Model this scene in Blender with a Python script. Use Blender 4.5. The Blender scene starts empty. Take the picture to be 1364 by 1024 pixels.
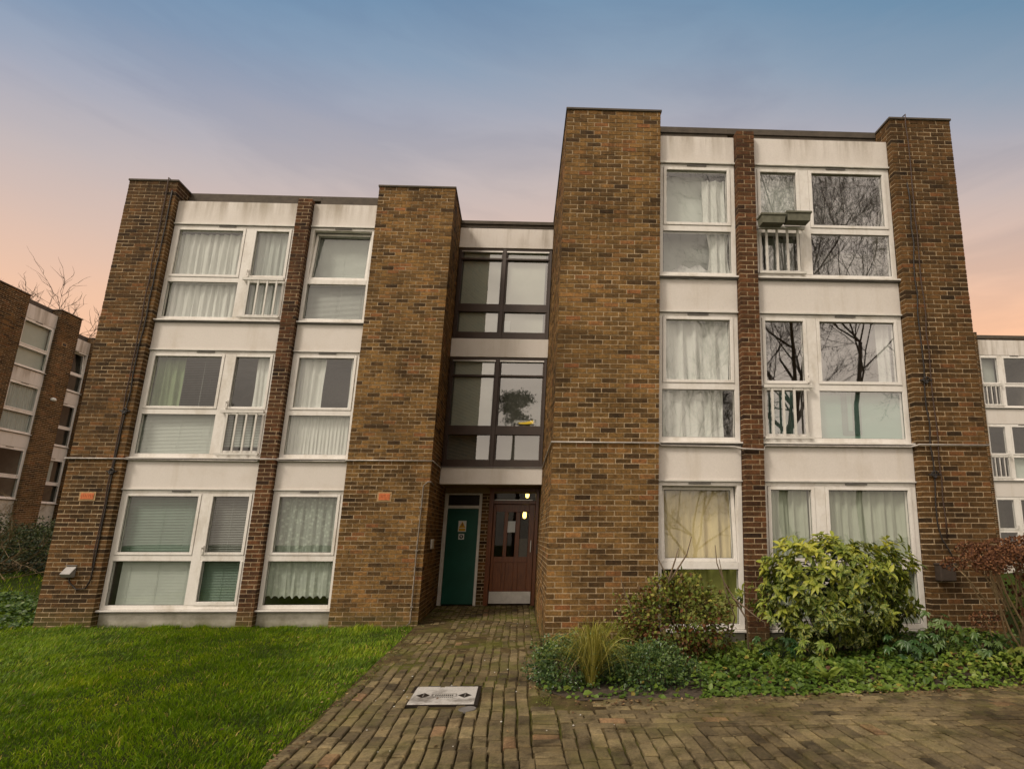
import bpy, math, random
import numpy as np
from mathutils import Matrix, Vector
D = bpy.data
SC = bpy.context.scene
COL = SC.collection
random.seed(7)
RNG = np.random.default_rng(11)
K = -0.24            # the plan of the block is slightly off square: depth lines drift in x

# ------------------------------------------------------------------ materials
class NT:
    def __init__(s, name):
        s.m = D.materials.new(name); s.m.use_nodes = True
        s.t = s.m.node_tree; s.t.nodes.clear()
        s.out = s.n('ShaderNodeOutputMaterial')
    def n(s, typ, **kw):
        x = s.t.nodes.new(typ)
        for k, v in kw.items():
            if k == 'ins':
                for a, b in v.items(): s.set(x, a, b)
            else: setattr(x, k, v)
        return x
    def set(s, node, key, val):
        sock = node.inputs[key]
        if isinstance(val, bpy.types.NodeSocket): s.t.links.new(val, sock)
        else:
            if isinstance(val, (tuple, list)) and len(val) == 3 and sock.type == 'RGBA': val = (*val, 1)
            sock.default_value = val
    def pos(s, scale=(1, 1, 1)):
        g = s.n('ShaderNodeNewGeometry')
        mp = s.n('ShaderNodeMapping', ins={'Vector': g.outputs['Position'], 'Scale': scale})
        return mp.outputs[0]
    def noise(s, scale, detail=4, rough=.6, vec=None, dist=0.):
        x = s.n('ShaderNodeTexNoise', ins={'Scale': scale, 'Detail': detail, 'Roughness': rough, 'Distortion': dist})
        s.set(x, 'Vector', vec if vec is not None else s.pos())
        return x.outputs['Fac']
    def ramp(s, fac, stops, interp='LINEAR'):
        r = s.n('ShaderNodeValToRGB'); r.color_ramp.interpolation = interp
        e = r.color_ramp.elements
        while len(e) < len(stops): e.new(.5)
        for el, (p, c) in zip(e, stops):
            el.position = p
            if isinstance(c, (int, float)): c = (c, c, c)
            el.color = (*c, 1)
        s.set(r, 'Fac', fac); return r.outputs['Color']
    def mix(s, a, b, fac, mode='MIX'):
        x = s.n('ShaderNodeMix', data_type='RGBA', blend_type=mode)
        s.set(x, 0, fac); s.set(x, 6, a); s.set(x, 7, b); return x.outputs[2]
    def math(s, op, a, b=0.):
        x = s.n('ShaderNodeMath', operation=op); s.set(x, 0, a); s.set(x, 1, b); return x.outputs[0]
    def attr(s, name='tint'):
        return s.n('ShaderNodeAttribute', attribute_name=name).outputs['Fac']
    def bump(s, h, strength=.4, dist=.01):
        return s.n('ShaderNodeBump', ins={'Height': h, 'Strength': strength, 'Distance': dist}).outputs[0]
    def pbr(s, col, rough=.6, normal=None, metal=0., spec=.5, **kw):
        p = s.n('ShaderNodeBsdfPrincipled', ins={'Base Color': col, 'Roughness': rough, 'Metallic': metal, 'Specular IOR Level': spec})
        if normal is not None: s.set(p, 'Normal', normal)
        for k, v in kw.items(): s.set(p, k, v)
        s.t.links.new(p.outputs[0], s.out.inputs[0]); return p
    def surf(s, sh): s.t.links.new(sh, s.out.inputs[0]); return s.m

MATS = {}
def mat(name):
    def deco(fn):
        def get():
            if name not in MATS:
                t = NT(name); fn(t); MATS[name] = t.m
            return MATS[name]
        MATS_F[name] = get; return get
    return deco
MATS_F = {}
def M_(name): return MATS_F[name]()

def brick_mat(name, stops, dark=.55, moss=0.):
    @mat(name)
    def _(t):
        c = t.ramp(t.attr(), stops)
        n1 = t.noise(26, 6, .75); n2 = t.noise(.55, 4, .6); n3 = t.noise(130, 3, .6)
        c = t.mix(c, t.ramp(n1, [(.3, (.40, .36, .32)), (.5, (1, 1, 1)), (.72, (1.7, 1.55, 1.3))]), .85, 'MULTIPLY')
        c = t.mix(c, t.ramp(n2, [(.32, (dark, dark * .97, dark * .95)), (.6, (1.05, 1.02, 1.0))]), .85, 'MULTIPLY')
        c = t.mix(c, t.ramp(n3, [(.3, .6), (.7, 1.35)]), .7, 'MULTIPLY')
        n6 = t.noise(11, 4, .7)
        c = t.mix(c, t.ramp(n6, [(.34, (.62, .56, .52)), (.5, (1, 1, 1)), (.68, (1.22, 1.15, 1.12))]), .75, 'MULTIPLY')
        # pale lime blooms on some faces
        n4 = t.noise(9, 6, .75)
        c = t.mix(c, (.42, .34, .24), t.ramp(n4, [(.66, 0.), (.8, .35)]))
        n5 = t.noise(1.9, 7, .72, t.pos((1, 1, .7)))
        c = t.mix(c, t.ramp(n5, [(.36, (.50, .47, .44)), (.5, (1, 1, 1)), (.68, (1.22, 1.16, 1.08))]), .8, 'MULTIPLY')
        g = t.n('ShaderNodeNewGeometry'); sp = t.n('ShaderNodeSeparateXYZ', ins={'Vector': g.outputs['Position']})
        n7 = t.noise(2.6, 5, .65, t.pos((1, 1, .07))); hi = t.ramp(t.math('MULTIPLY', sp.outputs[2], .1), [(.58, .15), (.84, .95)])
        c = t.mix(c, t.ramp(n7, [(.38, (.50, .48, .46)), (.58, (1.08, 1.06, 1.03))]), hi, 'MULTIPLY')
        lo = t.ramp(t.math('ADD', t.math('MULTIPLY', sp.outputs[2], 1.6), t.math('MULTIPLY', n2, .8)), [(.25, 1.), (.9, 0.)])
        c = t.mix(c, (.11, .11, .035), t.math('MULTIPLY', lo, .55))
        t.pbr(c, .93, t.bump(t.math('ADD', n3, n1), .7, .006), spec=.25)
brick_mat('brick_stock', [(0, (0.059, 0.036, 0.016)), (.16, (0.087, 0.053, 0.021)), (.32, (0.132, 0.080, 0.030)), (.55, (0.186, 0.112, 0.039)), (.78, (0.239, 0.144, 0.049)), (.9, (0.250, 0.133, 0.049)), (1, (0.250, 0.110, 0.045))])
brick_mat('brick_brown', [(0, (0.038, 0.023, 0.010)), (.2, (0.060, 0.035, 0.014)), (.5, (0.105, 0.060, 0.021)), (.8, (0.148, 0.082, 0.029)), (1, (0.181, 0.082, 0.031))], .55)
brick_mat('brick_red', [(0, (0.038, 0.021, 0.012)), (.25, (0.068, 0.033, 0.017)), (.6, (0.111, 0.055, 0.024)), (1, (0.162, 0.071, 0.031))], .6)
@mat('mortar')
def _(t):
    n = t.noise(60, 4); n2 = t.noise(.8, 3)
    c = t.ramp(n, [(.3, (.32, .24, .145)), (.7, (.64, .50, .33))])
    c = t.mix(c, t.ramp(n2, [(.32, .5), (.6, 1.)]), .9, 'MULTIPLY')
    t.pbr(c, .97, t.bump(n, .5, .004), spec=.2)
@mat('render_panel')
def _(t):
    g = t.pos((1.3, 1.3, .12)); n = t.noise(2.6, 5, .65, g); n2 = t.noise(1.1, 5, .7); n3 = t.noise(45, 4, .6)
    c = t.ramp(n, [(.26, (.58, .53, .47)), (.42, (.66, .62, .58)), (.8, (.69, .65, .615))])
    gp = t.n('ShaderNodeSeparateXYZ', ins={'Vector': t.pos()})
    hi = t.ramp(t.math('MULTIPLY', gp.outputs[2], .1), [(.76, 0.), (.80, 1.)])
    st = t.ramp(n, [(.36, (.52, .48, .42)), (.56, (1, 1, 1))])
    c = t.mix(c, st, t.math('MULTIPLY', hi, .8), 'MULTIPLY')
    c = t.mix(c, t.ramp(n2, [(.28, (.80, .76, .70)), (.5, (1, 1, 1))]), .5, 'MULTIPLY')
    c = t.mix(c, t.ramp(n3, [(.3, .9), (.7, 1.05)]), .6, 'MULTIPLY')
    t.pbr(c, .62, t.bump(n3, .25, .003), spec=.35)
@mat('plinth_render')
def _(t):
    n = t.noise(2.3, 6, .7); n3 = t.noise(30, 4, .6)
    g = t.n('ShaderNodeNewGeometry'); sp = t.n('ShaderNodeSeparateXYZ', ins={'Vector': g.outputs['Position']})
    c = t.ramp(n, [(.3, (.34, .31, .25)), (.6, (.58, .55, .49))])
    lo = t.ramp(t.math('ADD', t.math('MULTIPLY', sp.outputs[2], 3.2), t.math('MULTIPLY', n, .7)), [(.3, 1.), (.85, 0.)])
    c = t.mix(c, (.12, .12, .06), t.math('MULTIPLY', lo, .75))
    t.pbr(c, .8, t.bump(n3, .4, .004))
@mat('upvc')
def _(t):
    n = t.noise(2.5, 5, .7, t.pos((1, 1, .5))); n2 = t.noise(25, 3, .6)
    c = t.ramp(n, [(.28, (.58, .54, .48)), (.5, (.75, .725, .69)), (.8, (.80, .78, .75))])
    c = t.mix(c, t.ramp(n2, [(.3, .9), (.7, 1.04)]), .5, 'MULTIPLY')
    t.pbr(c, .38, spec=.45)
def simple(name, col, rough=.6, metal=0., var=.25, scale=20, spec=.5, bump=.0):
    @mat(name)
    def _(t):
        n = t.noise(scale, 5, .65)
        lo = tuple(c * (1 - var) for c in col); hi = tuple(min(1, c * (1 + var)) for c in col)
        c = t.ramp(n, [(.3, lo), (.7, hi)])
        t.pbr(c, rough, t.bump(n, bump, .004) if bump else None, metal, spec)
simple('felt', (.075, .060, .045), .85, scale=8, bump=.4)
simple('lead', (.14, .13, .12), .6, scale=6)
simple('dark_metal', (.020, .015, .012), .35, var=.3)
simple('brown_frame', (.042, .024, .016), .5, var=.25, scale=4)
simple('conduit', (.42, .39, .36), .45, .3, scale=12)
simple('pipe_paint', (.22, .19, .16), .5, .3, scale=12)
simple('cable', (.018, .014, .012), .6)
simple('rust_cable', (.06, .035, .025), .7)
simple('grey_box', (.30, .29, .28), .5, scale=9)
simple('dark_box', (.045, .032, .024), .6)
simple('terracotta_dark', (.36, .10, .035), .9)
simple('terracotta', (.55, .16, .055), .85, scale=30, bump=.3)
simple('pale_mortar', (.36, .24, .12), .95, scale=30)
simple('interior', (.20, .185, .16), .9, scale=2)
simple('landing_wall', (.20, .20, .18), .8, scale=1.2, var=.12)
simple('soffit', (.22, .16, .09), .8, scale=5)
simple('lintel', (.10, .06, .03), .8, scale=5)
simple('green_paint', (.010, .075, .052), .42, scale=1.5, var=.18)
simple('white_paint', (.62, .60, .56), .45, scale=6, var=.12)
simple('steel', (.52, .50, .47), .38, .75, scale=7, var=.15)
simple('paper', (.62, .66, .68), .7, var=.06)
simple('sign_white', (.66, .66, .62), .5, var=.05)
simple('sign_yellow', (.62, .34, .02), .5, var=.06)
simple('sign_black', (.02, .03, .04), .5, var=.1)
simple('grey_card', (.13, .125, .11), .8, var=.1)
simple('soil', (.055, .040, .026), 1., scale=25, bump=.8, var=.5)
simple('planter', (.12, .12, .085), .8, scale=14, bump=.3)
simple('bark', (.075, .060, .045), .95, scale=18, bump=.6, var=.4)
simple('twig', (.16, .115, .075), .9, scale=30, var=.35)
simple('pale_twig', (.24, .17, .09), .9, scale=30, var=.3)
simple('stone_bits', (.5, .48, .43), .8, var=.2)
simple('teal_panel', (.20, .40, .33), .7, scale=2, var=.08)
simple('teal_dark', (.075, .17, .145), .7, scale=2, var=.1)
@mat('varnished_wood')
def _(t):
    v = t.pos((14, 14, 1.2)); n = t.noise(3.0, 6, .6, v, 1.2)
    c = t.ramp(n, [(.3, (.075, .020, .006)), (.5, (.145, .042, .011)), (.72, (.20, .065, .018))])
    t.pbr(c, .33, t.bump(n, .15, .002))
def glass_mat(name, tint, ior, base=.0):
    @mat(name)
    def _(t):
        fc = t.n('ShaderNodeLayerWeight', ins={'Blend': .5}).outputs['Facing']
        f0 = ((ior - 1) / (ior + 1)) ** 2 + base
        f = t.math('ADD', f0, t.math('MULTIPLY', t.math('POWER', fc, 5.), 1 - f0))
        n = t.noise(1.1, 2, .5)
        nb = t.bump(n, .05, .012)
        tr = t.n('ShaderNodeBsdfTransparent', ins={'Color': tint})
        gl = t.n('ShaderNodeBsdfGlossy', ins={'Color': (1, 1, 1), 'Roughness': .012, 'Normal': nb})
        mx = t.n('ShaderNodeMixShader', ins={0: f, 1: tr.outputs[0], 2: gl.outputs[0]})
        t.surf(mx.outputs[0])
glass_mat('glass', (.95, .97, .95), 1.5, .055)
glass_mat('glass_mid', (.95, .97, .95), 1.5, .09)
glass_mat('glass_dark', (.88, .90, .88), 1.6, .25)
glass_mat('glass_stair', (.93, .96, .93), 1.55, .20)
glass_mat('glass_far', (.85, .88, .86), 1.3, .0)
glass_mat('glass_door', (.8, .8, .75), 1.28, .0)
def cloth(name, col, trans=.45, var=.12, lace=None):
    @mat(name)
    def _(t):
        n = t.noise(14, 4, .6, t.pos((1, 1, .25)))
        c = t.ramp(n, [(.3, tuple(x * (1 - var) for x in col)), (.7, tuple(min(1, x * (1 + var)) for x in col))])
        d = t.n('ShaderNodeBsdfDiffuse', ins={'Color': c}); tl = t.n('ShaderNodeBsdfTranslucent', ins={'Color': c})
        mx = t.n('ShaderNodeMixShader', ins={0: trans, 1: d.outputs[0], 2: tl.outputs[0]})
        if lace:
            vo = t.n('ShaderNodeTexVoronoi', ins={'Scale': lace[0], 'Vector': t.pos((1, .3, 1))})
            n2 = t.noise(lace[0] * 3.2, 2, .5)
            f = t.math('ADD', t.ramp(vo.outputs['Distance'], [(.18, lace[1]), (.42, 0.)]), t.ramp(n2, [(.45, 0.), (.6, .12)]))
            f2 = t.math('SUBTRACT', 1., f)
            f2 = t.math('MULTIPLY', f2, lace[2])
            tr = t.n('ShaderNodeBsdfTransparent')
            m2 = t.n('ShaderNodeMixShader', ins={0: f2, 1: mx.outputs[0], 2: tr.outputs[0]})
            t.surf(m2.outputs[0])
        else: t.surf(mx.outputs[0])
cloth('net_white', (.74, .75, .73), .15, .05)
cloth('net_grey', (.52, .55, .53), .15, .07)
cloth('curtain_green', (.26, .33, .20), .2)
cloth('curtain_cream', (.72, .60, .34), .12)
cloth('curtain_lime', (.40, .42, .13), .15)
cloth('curtain_sage', (.46, .50, .42), .12, .07)
cloth('lace', (.52, .60, .53), .15, .15, (13, .6, .45))
cloth('lace_dense', (.62, .68, .62), .15, .15, (11, .6, .25))
simple('blind_white', (.48, .52, .49), .6, var=.06, scale=3)
simple('blind_green', (.15, .23, .185), .5, var=.10, scale=3)
simple('blind_grey', (.33, .35, .33), .5, var=.10, scale=3)
simple('bedding', (.5, .5, .5), .9, var=.25, scale=6)
def leafmat(name, stops, rough=.45, trans=.25, spec=.4, vary=None):
    @mat(name)
    def _(t):
        c = t.ramp(t.attr(), stops)
        n = t.noise(45, 4, .6)
        c = t.mix(c, t.ramp(n, [(.3, .72), (.7, 1.3)]), .7, 'MULTIPLY')
        if vary:
            n2 = t.noise(vary[0], 3, .6); c = t.mix(c, vary[1], t.ramp(n2, [(.5, 0.), (.56, vary[2])]))
        p = t.n('ShaderNodeBsdfPrincipled', ins={'Base Color': c, 'Roughness': rough, 'Specular IOR Level': spec})
        tl = t.n('ShaderNodeBsdfTranslucent', ins={'Color': c})
        mx = t.n('ShaderNodeMixShader', ins={0: trans, 1: p.outputs[0], 2: tl.outputs[0]})
        t.surf(mx.outputs[0])
leafmat('leaf_aucuba', [(0, (.018, .045, .007)), (.32, (.065, .120, .012)), (.68, (.25, .30, .025)), (1, (.48, .47, .06))], .48, .25, .4, (60, (.42, .42, .10), .6))
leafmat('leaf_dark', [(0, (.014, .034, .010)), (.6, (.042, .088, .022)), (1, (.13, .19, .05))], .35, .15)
leafmat('leaf_mixed', [(0, (.17, .045, .015)), (.32, (.12, .065, .018)), (.55, (.085, .13, .020)), (.8, (.17, .22, .030)), (1, (.33, .30, .06))], .5, .25)
leafmat('leaf_cover', [(0, (.030, .065, .010)), (.3, (.075, .135, .018)), (.65, (.15, .225, .030)), (.92, (.26, .32, .055)), (.97, (.30, .24, .05)), (1, (.12, .06, .03))], .45, .3)
leafmat('leaf_fatsia', [(0, (.018, .055, .014)), (.6, (.05, .115, .028)), (1, (.12, .18, .05))], .35, .2)
leafmat('leaf_lime', [(0, (.12, .15, .02)), (1, (.27, .28, .04))], .5, .35)
leafmat('leaf_tuft', [(0, (.11, .12, .014)), (.5, (.30, .28, .04)), (.85, (.52, .45, .12)), (1, (.60, .50, .24))], .5, .3)
leafmat('leaf_conifer', [(0, (.008, .018, .008)), (1, (.028, .050, .018))], .6, .1)
leafmat('leaf_hedge', [(0, (.008, .016, .005)), (.6, (.024, .042, .010)), (1, (.07, .085, .02))], .6, .2)
leafmat('dead_leaf', [(0, (.045, .022, .010)), (.6, (.14, .075, .030)), (1, (.32, .22, .10))], .8, .1)
leafmat('flower_dry', [(0, (.05, .018, .010)), (.5, (.13, .052, .022)), (1, (.24, .11, .045))], .85, .15)
@mat('grass_blade')
def _(t):
    c = t.ramp(t.attr(), [(0, (0.055, 0.105, 0.004)), (.45, (0.139, 0.255, 0.006)), (.8, (0.243, 0.370, 0.010)), (.95, (0.362, 0.417, 0.039)), (1, (0.529, 0.417, 0.130))])
    n = t.noise(1.1, 6, .75); n2 = t.noise(5.5, 4, .65)
    c = t.mix(c, t.ramp(n, [(.36, (.42, .50, .6)), (.5, (1, 1, 1)), (.66, (1.55, 1.25, 1.0))]), .95, 'MULTIPLY')
    c = t.mix(c, t.ramp(n2, [(.3, .6), (.7, 1.3)]), .7, 'MULTIPLY')
    p = t.n('ShaderNodeBsdfPrincipled', ins={'Base Color': c, 'Roughness': .5, 'Specular IOR Level': .25})
    tl = t.n('ShaderNodeBsdfTranslucent', ins={'Color': c})
    t.surf(t.n('ShaderNodeMixShader', ins={0: .35, 1: p.outputs[0], 2: tl.outputs[0]}).outputs[0])
@mat('turf')
def _(t):
    n = t.noise(9, 6, .7); n2 = t.noise(.35, 4, .6); n3 = t.noise(80, 3, .7)
    c = t.ramp(n, [(.3, (.035, .040, .010)), (.6, (.050, .080, .010)), (.8, (.09, .10, .022))])
    c = t.mix(c, t.ramp(n2, [(.35, .6), (.65, 1.25)]), .8, 'MULTIPLY')
    t.pbr(c, 1., t.bump(t.math('ADD', n3, n), 1., .03), spec=.1)
@mat('joint_soil')
def _(t):
    n = t.noise(5, 5, .7); n2 = t.noise(60, 3, .6); n3 = t.noise(.9, 3, .6)
    c = t.ramp(n, [(.35, (.026, .019, .011)), (.52, (.040, .036, .014)), (.68, (.050, .068, .014))])
    c = t.mix(c, (.17, .12, .055), t.ramp(n3, [(.5, 0.), (.62, .6)]))
    t.pbr(c, 1., t.bump(n2, 1., .01), spec=.1)
@mat('silt')
def _(t):
    n = t.noise(4, 6, .7); n2 = t.noise(70, 4, .7); n3 = t.noise(1.1, 4, .6)
    c = t.ramp(n, [(.34, (.036, .026, .014)), (.5, (.085, .062, .030)), (.66, (.15, .110, .050))])
    c = t.mix(c, (.095, .105, .018), t.ramp(n3, [(.46, 0.), (.6, .75)]))
    c = t.mix(c, t.ramp(n2, [(.3, .6), (.7, 1.3)]), .8, 'MULTIPLY')
    t.pbr(c, 1., t.bump(n2, 1., .012), spec=.1)
@mat('paver')
def _(t):
    c = t.ramp(t.attr(), [(0, (0.090, 0.070, 0.040)), (.3, (0.157, 0.121, 0.066)), (.65, (0.222, 0.174, 0.091)), (.88, (0.275, 0.216, 0.116)), (1, (0.284, 0.165, 0.087))])
    n = t.noise(50, 5, .7); n2 = t.noise(.75, 5, .65); n3 = t.noise(4.2, 7, .75); n4 = t.noise(200, 2, .6)
    c = t.mix(c, t.ramp(n, [(.3, .55), (.55, 1.), (.75, 1.35)]), .8, 'MULTIPLY')
    c = t.mix(c, t.ramp(n3, [(.34, (.30, .27, .22)), (.5, (.95, .95, .95)), (.7, (1.3, 1.25, 1.12))]), .95, 'MULTIPLY')
    c = t.mix(c, t.ramp(n2, [(.36, (.42, .38, .32)), (.52, (1, 1, 1))]), .85, 'MULTIPLY')
    n5 = t.noise(1.7, 6, .75)
    g = t.n('ShaderNodeNewGeometry'); sp = t.n('ShaderNodeSeparateXYZ', ins={'Vector': g.outputs['Position']})
    far = t.ramp(t.math('MULTIPLY', sp.outputs[1], .1), [(.45, .35), (.8, 1.)])
    mo = t.math('MULTIPLY', t.ramp(n5, [(.48, 0.), (.62, .8)]), far)
    c = t.mix(c, (.115, .115, .022), mo)
    t.pbr(c, .88, t.bump(t.math('ADD', n, n4), .8, .006), spec=.25)

# ------------------------------------------------------------------ mesh helpers
def main(u, y, z): return (u + K * (y - 7.5), y, z)
def plain(u, y, z): return (u, y, z)
def left_block(u, y, z): return (-25.2 - .2 * u - y, 20.8 + u, z + 2.65)
def right_block(u, y, z): return (u + 12.20 - 1.716 + K * (y - 18.1), y, z + .6)

class MB:
    def __init__(s): s.v = []; s.f = []; s.t = []
    def quad(s, pts, tint=0.):
        b = len(s.v); s.v += list(pts); s.f.append(tuple(range(b, b + len(pts)))); s.t.append(tint)
    def box(s, M, a, b, c, d, e, f, tint=0., jit=0., skip=()):
        P = [(u, y, z) for z in (e, f) for (u, y) in ((a, c), (b, c), (b, d), (a, d))]
        if jit: P = [(u + random.uniform(-jit, jit), y + random.uniform(-jit, jit), z + random.uniform(-jit, jit)) for u, y, z in P]
        n = len(s.v); s.v += [M(*p) for p in P]
        F = {'bot': (0, 3, 2, 1), 'top': (4, 5, 6, 7), 'front': (0, 1, 5, 4), 'right': (1, 2, 6, 5), 'back': (2, 3, 7, 6), 'left': (3, 0, 4, 7)}
        for k, q in F.items():
            if k in skip: continue
            s.f.append(tuple(n + i for i in q)); s.t.append(tint)
        return s
    def tube(s, pts, r, n=8, tint=0., cap=True):
        pts = [Vector(p) for p in pts]; m = len(pts)
        rr = r if isinstance(r, (list, tuple)) else [r] * m
        up = None; base = len(s.v)
        for i, p in enumerate(pts):
            d = (pts[min(i + 1, m - 1)] - pts[max(i - 1, 0)])
            if d.length < 1e-9: d = Vector((0, 0, 1))
            d.normalize()
            if up is None: up = d.orthogonal().normalized()
            else:
                up = up - d * up.dot(d)
                up = up.normalized() if up.length > 1e-6 else d.orthogonal().normalized()
            w = d.cross(up)
            for k in range(n):
                a = 2 * math.pi * k / n
                s.v.append(tuple(p + (up * math.cos(a) + w * math.sin(a)) * rr[i]))
        for i in range(m - 1):
            for k in range(n):
                a = base + i * n + k; b = base + i * n + (k + 1) % n
                s.f.append((a, b, b + n, a + n)); s.t.append(tint)
        if cap:
            s.f.append(tuple(base + k for k in range(n))[::-1]); s.t.append(tint)
            s.f.append(tuple(base + (m - 1) * n + k for k in range(n))); s.t.append(tint)
        return s
    def lathe(s, c, prof, n=16, tint=0.):
        b = len(s.v)
        for (r, z) in prof:
            for k in range(n):
                a = 2 * math.pi * k / n; s.v.append((c[0] + r * math.cos(a), c[1] + r * math.sin(a), c[2] + z))
        for i in range(len(prof) - 1):
            for k in range(n):
                p = b + i * n + k; q = b + i * n + (k + 1) % n
                s.f.append((p, q, q + n, p + n)); s.t.append(tint)
        return s
    def build(s, name, material, parent=None, smooth=False, bevel=0.):
        return mk(name, np.array(s.v, float).reshape(-1, 3), s.f, material, parent, s.t, smooth, bevel)

PLACE = {}
def mk(name, V, F, material, parent=None, tint=None, smooth=False, bevel=0.):
    V = np.asarray(V, float)
    lo = V.min(0); hi = V.max(0); org = np.array([(lo[0] + hi[0]) / 2, (lo[1] + hi[1]) / 2, lo[2]])
    me = D.meshes.new(name)
    if isinstance(F, list): me.from_pydata((V - org).tolist(), [], F)
    else:
        n, k = F.shape
        me.vertices.add(len(V)); me.vertices.foreach_set('co', (V - org).astype(np.float32).ravel())
        me.loops.add(n * k); me.loops.foreach_set('vertex_index', F.astype(np.int32).ravel())
        me.polygons.add(n); me.polygons.foreach_set('loop_start', (np.arange(n) * k).astype(np.int32))
        me.update(calc_edges=True)
    if tint is not None:
        a = me.attributes.new('tint', 'FLOAT', 'FACE'); a.data.foreach_set('value', np.asarray(tint, np.float32))
    me.materials.append(material)
    if smooth: me.polygons.foreach_set('use_smooth', [True] * len(me.polygons))
    me.validate(verbose=False)
    o = D.objects.new(name, me); COL.objects.link(o)
    PLACE[o.name] = Vector(org)
    if parent is None: o.location = org
    else:
        o.parent = parent; o.location = Vector(org) - PLACE[parent.name]
    if bevel:
        b = o.modifiers.new('bevel', 'BEVEL'); b.width = bevel; b.segments = 2; b.limit_method = 'ANGLE'
    return o
def tag(o, label=None, cat=None, group=None, kind=None):
    for k, v in (('label', label), ('category', cat), ('group', group), ('kind', kind)):
        if v: o[k] = v
    return o
def thing(name, loc, label, cat, group=None):
    o = D.objects.new(name, None); o.empty_display_size = .2; COL.objects.link(o); o.location = loc
    PLACE[o.name] = Vector(loc)
    return tag(o, label, cat, group)
def copy_thing(src, delta, label, group=None):
    def cp(o, par):
        c = o.copy(); COL.objects.link(c); PLACE[c.name] = PLACE[o.name] + Vector(delta)
        if par is None: c.location = o.location + Vector(delta)
        else: c.parent = par
        for ch in [x for x in D.objects if x.parent == o]: cp(ch, c)
        return c
    c = cp(src, None); c['label'] = label
    if group: c['group'] = group
    return c

def pick_tint(rs):
    r = rs.random()
    if r < .08: return rs.uniform(0, .2)
    if r < .38: return rs.uniform(.22, .5)
    if r < .94: return rs.uniform(.5, .86)
    return rs.uniform(.88, 1)
CH = .075
def brickwork(name, M, parent, u0, u1, y0, y1, z0, z1, left=False, right=False, front=True, m='brick_stock', label=None, leftlen=None, shift=0.):
    """one masonry pier: mortar core with every brick laid on its visible faces"""
    rs = random.Random(int((u0 * 7 + y0 * 13 + z0 * 3) * 1000))
    B = MB(); G = .0135
    nz = int(round((z1 - z0) / CH)); ch = (z1 - z0) / nz
    ins = .0042
    prev = None
    for j in range(nz):
        za = z0 + j * ch + G * .5; zb = z0 + (j + 1) * ch - G * .5; odd = j % 2
        zj = rs.uniform(-.0012, .0012)
        row = []; x = u0; first = True
        while x < u1 - .02:
            L = (.1025 if odd else .215) if first else .215
            e = x + L
            if e > u1 - .045: e = u1
            row.append((x, e)); x = e + G; first = False
        if front:
            for i, (a, b) in enumerate(row):
                pr = rs.uniform(-.002, .004); dep = .10
                if i == 0 and left: dep = .215 if odd else .1025
                if i == len(row) - 1 and right: dep = .215 if (b - a) < .15 else .1025
                ja = rs.uniform(-.002, .002) if i else 0
                B.box(M, a + ja - (0 if i else 0), b + ja * .5, y0 - pr, y0 + dep, za + zj, zb + zj, pick_tint(rs), .0013, ('back',))
        for side in (('L',) if left else ()) + (('R',) if right else ()):
            y = y0 + ((.225 if odd else .1125) if side == 'L' else (.225 if (row[-1][1] - row[-1][0]) < .15 else .1125))
            if not front: y = y0 + (.0 if odd else -.1)
            yend = y1
            while y < yend - .02:
                e = min(y + .215, yend)
                if e > yend - .04: e = yend
                pr = rs.uniform(-.0025, .0035); ys = max(y, y0)
                if e > ys + .01:
                    if side == 'L': B.box(M, u0 - pr, u0 + .1, ys, e, za + zj, zb + zj, pick_tint(rs), .0013, ('right', ))
                    else: B.box(M, u1 - .1, u1 + pr, ys, e, za + zj, zb + zj, pick_tint(rs), .0013, ('left', ))
                y = e + G
    o = B.build(name, M_(m), parent)
    if label: o['label'] = label
    C = MB(); C.box(M, u0 + (ins if left else 0), u1 - (ins if right else 0), y0 + (ins if front else 0), y1, z0, z1)
    c = C.build('mortar', M_('mortar'), o)
    return o
def P(M, name, boxes, material, parent, bevel=0., label=None):
    b = MB()
    for q in boxes: b.box(M, *q)
    o = b.build(name, M_(material), parent, bevel=bevel)
    if label: o['label'] = label
    return o

# ------------------------------------------------------------------ windows
def curtain_sheet(b, M, ua, ub, za, zb, y, amp=.025, freq=9., seed=0, hem=None, taper=0.):
    rs = random.Random(seed); nx = max(8, int((ub - ua) * 90)); nzr = 10
    ph = rs.uniform(0, 6); k2 = rs.uniform(.35, .6)
    base = len(b.v)
    for j in range(nzr + 1):
        tz = j / nzr
        for i in range(nx + 1):
            t = i / nx
            u = ua + (ub - ua) * (t if taper == 0 else (t - (.5 if taper > 0 else .5)) * (1 - abs(taper) * math.sin(tz * math.pi) * .5) + .5)
            w = u * freq * 2 * math.pi
            yy = y + amp * .85 * (math.sin(w + ph + .7 * math.sin(w * k2)) + .35 * math.sin(w * 2.3 + tz * 2.)) * (.75 + .25 * (1 - tz))
            z = za + (zb - za) * tz
            if hem and j == 0: z += hem * abs(math.sin(u * 26))
            b.v.append(M(u + .006 * math.sin(tz * 5 + i), yy, z))
    for j in range(nzr):
        for i in range(nx):
            a = base + j * (nx + 1) + i; b.f.append((a, a + 1, a + nx + 2, a + nx + 1)); b.t.append(0.)
def blind_slats(b, M, ua, ub, za, zb, y, pitch=.03, tilt=.55):
    z = za
    while z < zb:
        w = .026
        dy = w * math.cos(tilt) / 2; dz = w * math.sin(tilt) / 2
        b.quad([M(ua, y - dy, z - dz), M(ub, y - dy, z - dz), M(ub, y + dy, z + dz), M(ua, y + dy, z + dz)])
        z += pitch
    for u in (ua + .12 * (ub - ua), ua + .5 * (ub - ua), ua + .88 * (ub - ua)):
        b.box(M, u - .002, u + .002, y - .016, y - .014, za, zb)

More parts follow.
